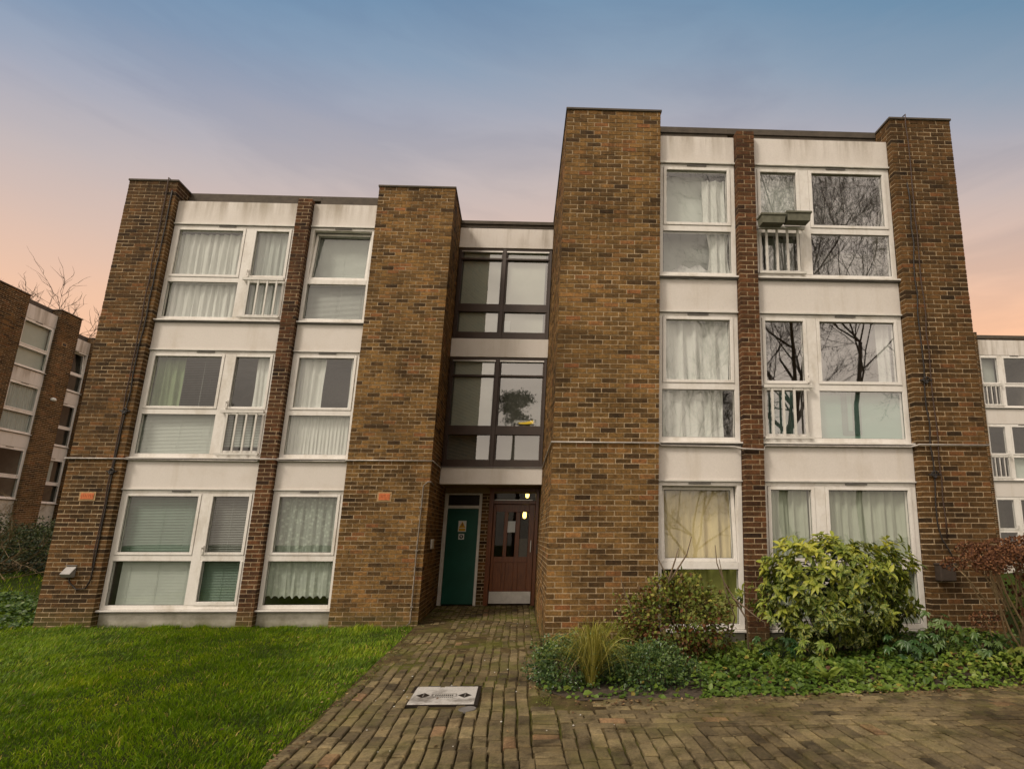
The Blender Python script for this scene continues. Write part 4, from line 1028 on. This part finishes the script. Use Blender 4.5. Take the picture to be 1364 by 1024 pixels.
# fallen leaves along the edge of the bed
N = 420; x = RNG.uniform(-1.2, 5.5, N); y0 = np.interp(x, [-1.2, -.62, 1, 4, 5.5], [5.9, 5.32, 5.42, 5.74, 6.0]); y = y0 - np.abs(RNG.normal(size=N)) * .12
x2 = RNG.uniform(-3.2, 3, 60); y2 = RNG.uniform(4.2, 9., 60); kk = ~inside(BED, x2, y2) & (x2 + .24 * (y2 - 7.5) < -1.6); x = np.r_[x, x2[kk]]; y = np.r_[y, y2[kk]]
ye = RNG.uniform(3.9, 9.3, 260); ue = -3.38 + RNG.normal(size=260) * .10; x = np.r_[x, ue - .24 * (ye - 7.5)]; y = np.r_[y, ye]
x = np.r_[x, RNG.uniform(-8, -3, 90)]; y = np.r_[y, RNG.uniform(4.2, 9.3, 90)]
n = len(x); ls = RNG.uniform(.018, .04, n)
tag(leaves('leaf_litter', M_('dead_leaf'), None, np.stack([x, y, .008 + RNG.uniform(0, .008, n) + np.where(x + .24 * (y - 7.5) < -3.42, .03, 0)], 1), RNG.normal(size=(n, 3)) * [1, 1, .15], UPN(n, .3), ls, ls * .7, RNG.random(n)), kind='stuff')
# little pale stones on the path
b = MB()
for i in range(46):
    u = random.uniform(-3.2, -.7); y = random.uniform(4., 10.5)
    if inside(BED, np.array([main(u, y, 0)[0]]), np.array([y]))[0]: continue
    s = random.uniform(.004, .010); X, Y_, _z = main(u, y, 0)
    b.lathe((X, Y_, .002), [(s * .5, 0), (s, s * .4), (s * .7, s), (.0005, s * 1.1)], 5)
tag(b.build('gravel', M_('stone_bits')), kind='stuff')

# ------------------------------------------------------------------ ground
gx = np.r_[np.linspace(-70, -14, 40), np.linspace(-13.5, 12, 52), np.linspace(13, 70, 24)]
gy = np.r_[np.linspace(-60, 2, 20), np.linspace(3, 34, 63), np.linspace(36, 110, 20)]
X, Y_ = np.meshgrid(gx, gy); Z = terr(X, Y_)
V = np.stack([X, Y_, Z], 2).reshape(-1, 3); nx = len(gx); I = np.arange((len(gy) - 1) * nx).reshape(-1, nx)[:, :-1].ravel()
tag(mk('ground', V, np.stack([I, I + 1, I + nx + 1, I + nx], 1), M_('turf'), smooth=True), kind='structure')
def rise(y): return .07 * np.clip((y - 9.8) / 1.9, 0, 1)
UL, UR = -3.40, -1.363
def vnoise(x, y, sc, seed):
    rg = np.random.default_rng(seed); Lt = rg.random((64, 64)); x = np.asarray(x) * sc + 200; y = np.asarray(y) * sc + 200
    xi = np.floor(x).astype(int); yi = np.floor(y).astype(int); fx = x - xi; fy = y - yi; fx = fx * fx * (3 - 2 * fx); fy = fy * fy * (3 - 2 * fy)
    g = lambda a, b: Lt[a % 64, b % 64]
    return (g(xi, yi) * (1 - fx) + g(xi + 1, yi) * fx) * (1 - fy) + (g(xi, yi + 1) * (1 - fx) + g(xi + 1, yi + 1) * fx) * fy
def silt(u, y):
    n = .5 * vnoise(u, y, 1.3, 1) + .3 * vnoise(u, y, 4, 2) + .2 * vnoise(u, y, 11, 3)
    corner = np.exp(-((u + 1.3) ** 2 / .10 + (y - 5.42) ** 2 / .09)); edge = np.clip((u + 3.0) / -.4, 0, 1)
    far = np.clip((y - 5.6) / 2.5, 0, 1) * (u < -1.3); left = np.clip((-2.2 - u) / 1., 0, 1)
    rim = np.clip(1 - np.abs(y - (5.15 + .12 * np.clip(u, 0, 6))) / .35, 0, 1) * (u > -1.4)
    return -.026 + .036 * np.clip(n - .44 + .16 * far + .14 * left + .14 * rim, 0, .5) + .018 * corner + .010 * edge * n + .013 * far
gu = np.arange(-3.42, 8.0, .045); gyy = np.arange(2.6, 11.74, .045)
U_, Yv = np.meshgrid(gu, gyy); Zv = silt(U_, Yv) + rise(Yv) - np.where((U_ > -1.35) & (Yv > 6.8), .4, 0)
Vv = np.stack([U_ + K * (Yv - 7.5), Yv, Zv], 2).reshape(-1, 3); nxx = len(gu); II = np.arange((len(gyy) - 1) * nxx).reshape(-1, nxx)[:, :-1].ravel()
tag(mk('path_silt', Vv, np.stack([II, II + 1, II + nxx + 1, II + nxx], 1), M_('silt'), smooth=True), kind='structure')
b = MB()
b.quad([main(-3.41, 0, -.035), main(9, 0, -.035), main(9, 2.6, -.035), main(-3.41, 2.6, -.035)])
tag(b.build('path_bedding', M_('joint_soil')), kind='structure')
PV = MB(); rsp = random.Random(5)
COVER = (-2.76, -2.08, 5.24, 5.88)    # in u, y
def paver(ua, ub, ya, yb):
    uc, yc = (ua + ub) / 2, (ya + yb) / 2; Xc, Yc, _ = main(uc, yc, 0)
    if inside(BED, np.array([Xc]), np.array([Yc - .03]))[0]: return
    if COVER[0] - .02 < uc < COVER[1] + .02 and COVER[2] - .02 < yc < COVER[3] + .02: return
    # lost under soil at the bed corner
    if -1.6 < uc < -1.0 and 5.15 < yc < 5.75 and rsp.random() < .85: return
    G = rsp.uniform(.005, .0105); G2 = rsp.uniform(.005, .010) if (yb - ya) > (ub - ua) else G; G1 = G if (yb - ya) > (ub - ua) else G2
    ua += G1; ub -= G1; ya += G2; yb -= G2
    dz = rsp.uniform(-.005, .005); tx = rsp.uniform(-.006, .006); ty = rsp.uniform(-.006, .006); r0 = float(rise(yc)); r1 = .0085; rot = rsp.uniform(-.012, .012)
    tin = rsp.betavariate(1.9, 1.9) * .92 if rsp.random() > .02 else .97
    n = len(PV.v)
    def at(u, y, z): 
        du, dy = u - uc, y - yc
        return main(uc + du - rot * dy + .016 * math.sin(yc * 1.9 + 1) * math.sin(uc * 2.3) + .008 * math.sin(yc * 5.1 + uc * 3), yc + dy + rot * du + .02 * math.sin(uc * 2.1), z + dz + r0 + tx * du * 8 + ty * dy * 6)
    J = lambda: rsp.uniform(-.0022, .0022)
    for (i, z) in ((0., -.03), (0., -.008), (r1, 0.)):
        for (u, y) in ((ua + i, ya + i), (ub - i, ya + i), (ub - i, yb - i), (ua + i, yb - i)): PV.v.append(at(u + J(), y + J(), z))
    for r in (0, 4):
        for k in range(4): PV.f.append((n + r + k, n + r + (k + 1) % 4, n + r + 4 + (k + 1) % 4, n + r + 4 + k)); PV.t.append(tin)
    PV.f.append((n + 8, n + 9, n + 10, n + 11)); PV.t.append(tin)
PL, PW = .225, .1125
def columns(u0, u1, y0, y1):
    nc = max(1, round((u1 - u0) / PW)); w = (u1 - u0) / nc
    for c in range(nc):
        y = y0 - rsp.uniform(0, PL)
        while y < y1:
            L = PL + rsp.uniform(-.006, .006); a = max(y, y0); e_ = min(y + L, y1)
            if e_ - a > .04: paver(u0 + c * w, u0 + (c + 1) * w, a, e_)
            y += L
def rows(u0, u1, y0, y1):
    nr = max(1, round((y1 - y0) / PW)); h = (y1 - y0) / nr
    for r in range(nr):
        u = u0 - (PL / 2 if r % 2 else 0)
        while u < u1:
            a = max(u, u0); e_ = min(u + PL, u1)
            if e_ - a > .04: paver(a, e_, y0 + r * h, y0 + (r + 1) * h)
            u += PL
columns(-3.40, -1.60, .9, 11.66)
columns(-1.60, -1.375, 5.3, 11.66)
for i in range(40):
    y = .8 + i * PW
    if y < 5.25: paver(-1.60, -1.375, y, y + PW)
columns(-1.375, 6.8, .9, 4.66)
rows(-1.375, 6.8, 4.66, 6.35)
tag(PV.build('paving', M_('paver')), kind='structure')
# dark mossy earth at the bed corner is left as the open bedding sheet; concrete skirt of the service cover
T = thing('utility_cover', main(-2.42, 5.56, 0), 'rectangular steel service cover set in the brick path', 'manhole cover')
P(main, 'cover_frame', [(COVER[0], COVER[1], COVER[2], COVER[2] + .028, -.03, .006), (COVER[0], COVER[1], COVER[3] - .028, COVER[3], -.03, .006), (COVER[0], COVER[0] + .028, COVER[2] + .028, COVER[3] - .028, -.03, .006), (COVER[1] - .028, COVER[1], COVER[2] + .028, COVER[3] - .028, -.03, .006)], 'dark_metal', T)
@mat('galvanised')
def _(t):
    n = t.noise(5, 5, .7); n2 = t.noise(55, 3, .6); n3 = t.noise(3.2, 5, .7)
    c = t.ramp(n2, [(.3, (.44, .42, .39)), (.7, (.60, .58, .55))])
    c = t.mix(c, (.075, .06, .045), t.ramp(n3, [(.5, 0.), (.66, .75)]))
    t.pbr(c, .45, t.bump(n2, .4, .002), .1)
P(main, 'plate', [(COVER[0] + .034, COVER[1] - .034, COVER[2] + .034, COVER[3] - .034, -.02, .008)], 'galvanised', T, .003)
b = MB(); mc = (COVER[0] + COVER[1]) / 2; my = (COVER[2] + COVER[3]) / 2 - .02
for s in (-1, 1):
    u = mc + s * .20
    b.quad([main(u - .07, my, .0088), main(u, my - .08, .0088), main(u + .065, my, .0088), main(u, my + .08, .0088)])
b.build('keyway', M_('dark_metal'), T)
b = MB()
for s in (-1, 1):
    u = mc + s * .20; b.box(main, u - .005, u + .005, my - .045, my + .045, .0092, .012)
b.box(main, mc - .11, mc + .11, my + .035, my + .045, .009, .012); b.box(main, mc - .11, mc + .11, my - .045, my - .035, .009, .012)
b.box(main, mc - .12, mc - .11, my - .045, my + .045, .009, .012); b.box(main, mc + .11, mc + .12, my - .045, my + .045, .009, .012)
b.build('raised_border', M_('steel'), T)
b = MB()
for i in range(3):
    for j in range(9):
        u = mc - .085 + j * .02; b.box(main, u, u + .011, my - .024 + i * .018, my - .014 + i * .018, .0088, .0105)
for j in range(11):
    u = mc - .10 + j * .018; b.box(main, u, u + .010, my - .075, my - .06, .0088, .0105)
b.build('cast_marks', M_('dark_metal'), T)
T.location.z -= .006
# small round stopcock cover near it
T = thing('stopcock_cover', main(-2.12, 5.1, 0), 'small round worn cover touching the service cover', 'manhole cover')
b = MB(); b.lathe(main(-2.16, 5.12, -.01), [(.075, 0), (.075, .016), (.068, .018), (.066, .014), (.0005, .015)], 24); b.build('lid', M_('lead'), T)

# lawn
def blades(name, N, xr, yr, keep, h, w, seed, mname='grass_blade', stiff=.5):
    rg = np.random.default_rng(seed); x = rg.uniform(*xr, N); y = rg.uniform(*yr, N); k = keep(x, y, rg); x, y = x[k], y[k]; n = len(x)
    z = terr(x, y); pat = .75 + .28 * np.sin(x * 2.1 + 1.3 * np.sin(y * 1.7)) * np.cos(y * 2.6 + x) + .25 * np.sin(x * 7.3 + 2 * np.sin(y * 4.1)) * np.sin(y * 6.1 + x * 2) + .15 * rg.normal(size=n)
    hh = h * np.clip(pat, .35, 1.5) * rg.uniform(.6, 1.2, n); a = rg.uniform(0, 6.28, n)
    # blades lean together in soft swathes
    la = 1.2 * np.sin(x * 1.3 + y * .8) + rg.normal(size=n) * .9; ln = hh * rg.uniform(.2, 1.1, n) * stiff * 1.4
    lx, ly = np.cos(la) * ln, np.sin(la) * ln; sx, sy = np.cos(a) * w, np.sin(a) * w
    ww = rg.uniform(.6, 1.3, n); sx *= ww; sy *= ww
    o = np.zeros(n)
    V = np.stack([np.stack([x - sx, y - sy, z], 1), np.stack([x + sx, y + sy, z], 1), np.stack([x + sx * .8 + lx * .35, y + sy * .8 + ly * .35, z + hh * .6], 1), np.stack([x - sx * .8 + lx * .35, y - sy * .8 + ly * .35, z + hh * .6], 1), np.stack([x + lx, y + ly, z + hh * .95], 1)], 1)
    b0 = (np.arange(n) * 5)[:, None]
    F = np.concatenate([b0 + np.array([[0, 1, 2]]), b0 + np.array([[0, 2, 3]]), b0 + np.array([[3, 2, 4]])], 1).reshape(-1, 3)
    ti = np.clip(.5 + rg.normal(size=n) * .2, 0, .9); ti[rg.random(n) < .04] = .96; ti[rg.random(n) < .015] = 1.
    return tag(mk(name, V.reshape(-1, 3), F, M_(mname), None, np.repeat(ti, 3)), kind='stuff')
def keep_lawn(x, y, rg):
    u = x + .24 * (y - 7.5); e_ = -3.38 + .07 * np.sin(y * 3.1) + .06 * np.sin(y * 8.3 + 1) + .03 * np.sin(y * 27) + np.abs(rg.normal(size=len(x))) ** 1.6 * .10 - .05
    back = np.where(u > -4.95, 9.55, np.where(u > -8.87, 9.72, np.where(u > -9.8, 9.55, 11)))
    dens = np.clip((9.5 - y) / 5 * .5 + .5, .4, 1)
    worn = .5 + .5 * np.sin(x * 1.9 + 2 * np.sin(y * 1.3)) * np.sin(y * 2.3 + x * .7); dens = dens * np.clip(1.25 - .75 * worn ** 3, .3, 1)
    return (u < e_) & (y < back) & (rg.random(len(x)) < dens)
blades('lawn', 230000, (-12.5, -2.2), (3.3, 9.9), keep_lawn, .058, .0034, 31, stiff=.75)
blades('rough_grass', 60000, (-30, -10.2), (9.0, 30), lambda x, y, rg: (x + .24 * (y - 7.5) < -9.9) & (y < 30) & (rg.random(len(x)) < np.clip(1.6 - y / 18, .15, 1)) & ~((y > 17.2 + .3 * (x + 15)) & (y < 18.0 + .3 * (x + 15))), .10, .008, 32)
blades('wall_weeds', 16000, (-10.4, -3.7), (9.36, 9.72), lambda x, y, rg: (x + .24 * (y - 7.5) < -3.45) & (np.sin(x * 3.7) + np.sin(x * 9.1 + 1) > .1) & ((y < 9.58) | ((x + .24 * (y - 7.5) < -4.95) & (x + .24 * (y - 7.5) > -8.8))) & (rg.random(len(x)) < .45), .085, .004, 33)
# footpath across the far lawn
xs = np.linspace(-30, -12, 24); vv = []
for xx in xs:
    for dy in (0, .9):
        yy = 17.1 + .3 * (xx + 15) + dy; vv.append((xx, yy, float(terr(xx, yy)) + .03))
ff = [(2 * i, 2 * i + 2, 2 * i + 3, 2 * i + 1) for i in range(len(xs) - 1)]
simple('earth_path', (.17, .12, .07), 1., scale=6, bump=.6)
tag(mk('footpath', np.array(vv), ff, M_('earth_path')), kind='structure')
# ivy patch beside the left corner
N = 7000; x = RNG.uniform(-14.5, -10.55, N); y = RNG.uniform(9.3, 12.6, N); k = (x + .24 * (y - 7.5) < -9.85) & (np.sin(x * 1.4) + np.cos(y * 1.9) > -1.1); x, y = x[k], y[k]; n = len(x)
z = terr(x, y) + RNG.uniform(.01, .15, n) * (.6 + .4 * np.sin(x * 3))
ls = RNG.uniform(.05, .09, n)
tag(leaves('ivy', M_('leaf_cover'), None, np.stack([x, y, z], 1), RNG.normal(size=(n, 3)) * [1, 1, .4] + [0, -.4, 0], RNG.normal(size=(n, 3)) * .35 + [0, -.3, 1], ls, ls * .85, np.clip(RNG.normal(size=n) * .16 + .28, 0, .9), 'long'), kind='stuff')

# ------------------------------------------------------------------ hedge and trees
def hedge(name, label, c, r, n, seed, m='leaf_hedge', L=.07, tint=(0, 1)):
    base = float(terr(c[0], c[1])); return small_shrub(name, label, (c[0], c[1], base + c[2]), r, n, L, m, seed, tint, .0, 14, 'bark', base=base)
hedge('hedge_shrub', 'dark bushy shrub at the left edge in front of the far block', (-20.6, 16.6, .6), (2.0, 1.0, .75), 7000, 41)
hedge('hedge_shrub', 'dark bushy shrub beside the left corner of the block', (-17.2, 15.6, .5), (1.9, .9, .7), 7000, 42)
hedge('hedge_shrub', 'dark shrub behind the bare bush', (-18.6, 17.6, .6), (1.8, .9, .75), 5000, 43)

def tree_tubes(B, p, d, L, r, depth, rg, nseg=4, wob=.22, kids=(2, 4), ratio=.68, minr=.006, upb=.12, sides=None, endpts=None):
    pts = [p.copy()]; rr = [r]; q = p.copy(); dd = d.copy(); r1 = r * (.55 if depth else .25)
    for i in range(nseg):
        dd = dd + rg.normal(size=3) * wob + np.array([0, 0, upb]); dd /= np.linalg.norm(dd)
        q = q + dd * L / nseg; pts.append(q.copy()); rr.append(r + (r1 - r) * (i + 1) / nseg)
    B.tube(pts, rr, sides or (8 if r > .08 else 5 if r > .02 else 3), cap=False)
    if endpts is not None: endpts.append((q, dd))
    if depth == 0: return
    nk = rg.integers(*kids) + 1
    for k in range(nk):
        t = rg.uniform(.35, 1.) if k else 1.
        i = min(nseg, max(1, int(t * nseg))); s = pts[i]; ax = pts[i] - pts[i - 1]; ax /= np.linalg.norm(ax)
        o = np.cross(ax, rg.normal(size=3)); o /= np.linalg.norm(o)
        ang = rg.uniform(.35, .95) if k else rg.uniform(.1, .45)
        nd = ax * math.cos(ang) + o * math.sin(ang)
        tree_tubes(B, s.copy(), nd, L * ratio * rg.uniform(.75, 1.15), max(minr, rr[i] * rg.uniform(.5, .75)), depth - 1, rg, nseg, wob, kids, ratio, minr, upb, None, endpts)
def bare_tree(label, x, y, H, r, seed, lean=(0, 0), fork=.45, depth=5, minr=.008, branch=6, name='bare_tree'):
    z0 = float(terr(x, y)) - .1; T = thing(name, (x, y, z0), label, 'tree'); rg = np.random.default_rng(seed)
    b = MB(); p = np.array([x, y, z0]); pts = []; rr = []
    n = 7
    for i in range(n + 1):
        t = i / n; pts.append(p + np.array([lean[0] * t * t + (.12 + H * .012) * math.sin(t * 5 + seed) + H * .006 * math.sin(t * 11 + seed), lean[1] * t, H * fork * t])); rr.append(r * (1.25 - .5 * t) if i else r * 1.6)
    b.tube(pts, rr, 12); b.build('trunk', M_('bark'), T, True)
    B = MB(); top = pts[-1]
    for k in range(branch):
        a = k * 2.4 + seed; i = n - (k % 3) if k < branch - 1 else n; s = pts[i]
        el = rg.uniform(.35, 1.1); d = np.array([math.cos(a) * math.cos(el), math.sin(a) * math.cos(el), math.sin(el)])
        tree_tubes(B, s.copy(), d, H * (1 - fork) * rg.uniform(.40, .6), rr[i] * rg.uniform(.45, .7), depth, rg, minr=minr)
    B.build('crown', M_('bark'), T)
    return T
# bare trees whose tops show over the far block
bare_tree('bare tree top over the roof at the left edge', -38.6, 30, 14.6, .12, 51, depth=4, minr=.012, branch=5)
bare_tree('bare tree top between the left blocks, taller one', -34.9, 30.5, 13.2, .11, 52, depth=4, minr=.012, branch=5)
bare_tree('bare tree top touching the left corner pier', -33.0, 30.3, 12.2, .10, 53, depth=4, minr=.012, branch=4)
# bare bush by the path at the left edge
bz = float(terr(-16.6, 13.9)); T = thing('bare_shrub', (-16.6, 13.9, bz), 'leafless tangled shrub left of the block corner', 'shrub'); B = MB(); rg = np.random.default_rng(61)
for k in range(26):
    a = rg.uniform(0, 6.28); el = rg.uniform(.25, 1.2); d = np.array([math.cos(a) * math.cos(el), math.sin(a) * math.cos(el), math.sin(el)])
    tree_tubes(B, np.array([-16.6 + rg.uniform(-.5, .6), 13.9 + rg.uniform(-.3, .3), bz]), d, rg.uniform(.8, 1.5), .016, 2, rg, minr=.005, upb=.02)
B.build('branches', M_('pale_twig'), T)
# trees on the other side of the lawn, seen only in the window glass
bare_tree('big bare tree reflected in the top right windows', 6.9, -10.5, 22, .22, 71, lean=(.5, 0), fork=.36, depth=6, minr=.006, branch=6)
bare_tree('forked bare tree reflected in the right hand panes', 10.8, -10.0, 25, .13, 72, lean=(-.4, 0), fork=.46, depth=6, minr=.006, branch=5)
bare_tree('smaller bare tree reflected in the middle right windows', 2.2, -11.5, 12.5, .12, 73, fork=.4, depth=5, minr=.012, branch=6)
T = thing('conifer_tree', (-9.2, -14, 0), 'dark conifer reflected in the lower stairwell window', 'tree')
b = MB(); b.tube([(-9.2, -14, -.1), (-9.15, -14, 5), (-9.2, -14, 10.8)], [.2, .15, .04], 8); b.build('trunk', M_('bark'), T)
cs = [(RNG.normal() * .75, RNG.normal() * .5, RNG.uniform(0, 1)) for _ in range(22)]
PP = []
for (cx_, cy_, tz_) in cs:
    w_ = 1.15 - .75 * tz_; v_ = RNG.normal(size=(150, 3)) * np.array([.24, .24, .17]); PP.append(v_ + np.array([-9.2 + cx_ * w_ * 1.3, -14 + cy_ * w_, 9.0 + tz_ * 2.1]))
pp = np.concatenate(PP); n = len(pp); dd = RNG.normal(size=(n, 3)) + [0, 0, .5]
ls = RNG.uniform(.14, .26, n); leaves('crown', M_('leaf_conifer'), T, pp, dd, UPN(n, .6), ls, ls * .4, RNG.random(n))

# ------------------------------------------------------------------ camera
cd = D.cameras.new('camera'); cam = D.objects.new('camera', cd); COL.objects.link(cam); SC.camera = cam
cam.location = (0, 0, 1.535); cd.sensor_width = 36; cd.lens = 696.72 * 36 / 1364
cd.shift_x = (682 - 885.68) / 1364; cd.shift_y = (580 - 512) / 1364
cd.clip_end = 600; cd.clip_start = .05
cam.matrix_world = Matrix.Translation((0, 0, 1.535)) @ Matrix.Rotation(-.0343, 4, 'Z') @ Matrix.Rotation(math.radians(90) + .1883, 4, 'X') @ Matrix.Rotation(.0031, 4, 'Z')

# ------------------------------------------------------------------ sky and sun
w = D.worlds.new('World'); SC.world = w; w.use_nodes = True
t = NT.__new__(NT); t.m = None; t.t = w.node_tree; t.t.nodes.clear()
out = t.n('ShaderNodeOutputWorld'); bg = t.n('ShaderNodeBackground'); t.t.links.new(bg.outputs[0], out.inputs[0])
tc = t.n('ShaderNodeTexCoord'); vec = tc.outputs['Generated']
sp = t.n('ShaderNodeSeparateXYZ', ins={'Vector': vec})
mp = t.n('ShaderNodeMapping', ins={'Vector': vec, 'Scale': (1.3, 1.3, 6.0), 'Rotation': (.0, -.06, .03)})
cl = t.n('ShaderNodeTexNoise', ins={'Scale': 2.1, 'Detail': 6, 'Roughness': .55, 'Distortion': .4, 'Vector': mp.outputs[0]}).outputs['Fac']
zx = t.math('MULTIPLY', sp.outputs[2], t.math('ADD', 1., t.math('MULTIPLY', t.math('MULTIPLY', sp.outputs[0], sp.outputs[0]), .65)))
zz = t.math('ADD', zx, t.math('MULTIPLY', t.math('SUBTRACT', cl, .5), .05))
front = t.ramp(zz, [(0, (0.814, 0.417, 0.203)), (0.28, (0.773, 0.417, 0.229)), (0.4, (0.671, 0.407, 0.264)), (0.5, (0.539, 0.382, 0.301)), (0.59, (0.417, 0.350, 0.331)), (0.67, (0.290, 0.295, 0.341)), (0.73, (0.189, 0.250, 0.331)), (0.79, (0.112, 0.199, 0.301)), (1, (0.056, 0.128, 0.214))])
front = t.mix(front, t.ramp(cl, [(.40, (.76, .80, .86)), (.55, (1.04, 1.02, 1.0))]), .5, 'MULTIPLY')
xr = t.ramp(t.math('ADD', t.math('MULTIPLY', sp.outputs[0], .5), .5), [(.1, (.92, .97, 1.04)), (.5, (1, 1, 1)), (.8, (1.06, 1.0, .95))])
front = t.mix(front, xr, .8, 'MULTIPLY')
back = t.ramp(zz, [(0, (.70, .585, .475)), (.3, (.92, .78, .645)), (1, (1.06, .91, .765))])
back = t.mix(back, t.ramp(cl, [(.35, .82), (.6, 1.06)]), .7, 'MULTIPLY')
fb = t.ramp(t.math('ADD', t.math('MULTIPLY', sp.outputs[1], .5), .5), [(.38, 0.), (.60, 1.)])
c = t.mix(back, front, fb)
sky = t.n('ShaderNodeTexSky', sky_type='NISHITA'); sky.sun_disc = False; sky.sun_elevation = math.radians(50); sky.sun_rotation = math.radians(228); sky.air_density = 1.; sky.dust_density = 3.
c = t.mix(c, t.mix((0, 0, 0), sky.outputs[0], .1), .04)
t.set(bg, 'Color', c); bg.inputs['Strength'].default_value = 1.0
sl = D.lights.new('sun', 'SUN'); so = D.objects.new('sun', sl); COL.objects.link(so); sl.energy = 1.5; sl.angle = math.radians(12); sl.color = (1, .88, .73)
sd = Vector((-math.sin(math.radians(48)) * math.cos(math.radians(50)), -math.cos(math.radians(48)) * math.cos(math.radians(50)), math.sin(math.radians(50))))
so.rotation_euler = sd.to_track_quat('Z', 'Y').to_euler(); so.location = (-10, -15, 20)
vs = SC.view_settings; vs.view_transform = 'Standard'; vs.look = 'None'; vs.gamma = 1; vs.exposure = .5; vs.use_curve_mapping = False
SC.render.engine = 'CYCLES'; SC.cycles.use_denoising = True
try: SC.cycles.denoiser = 'OPENIMAGEDENOISE'
except Exception: pass
SC.cycles.max_bounces = 8; SC.cycles.transparent_max_bounces = 10; SC.cycles.caustics_reflective = False; SC.cycles.caustics_refractive = False
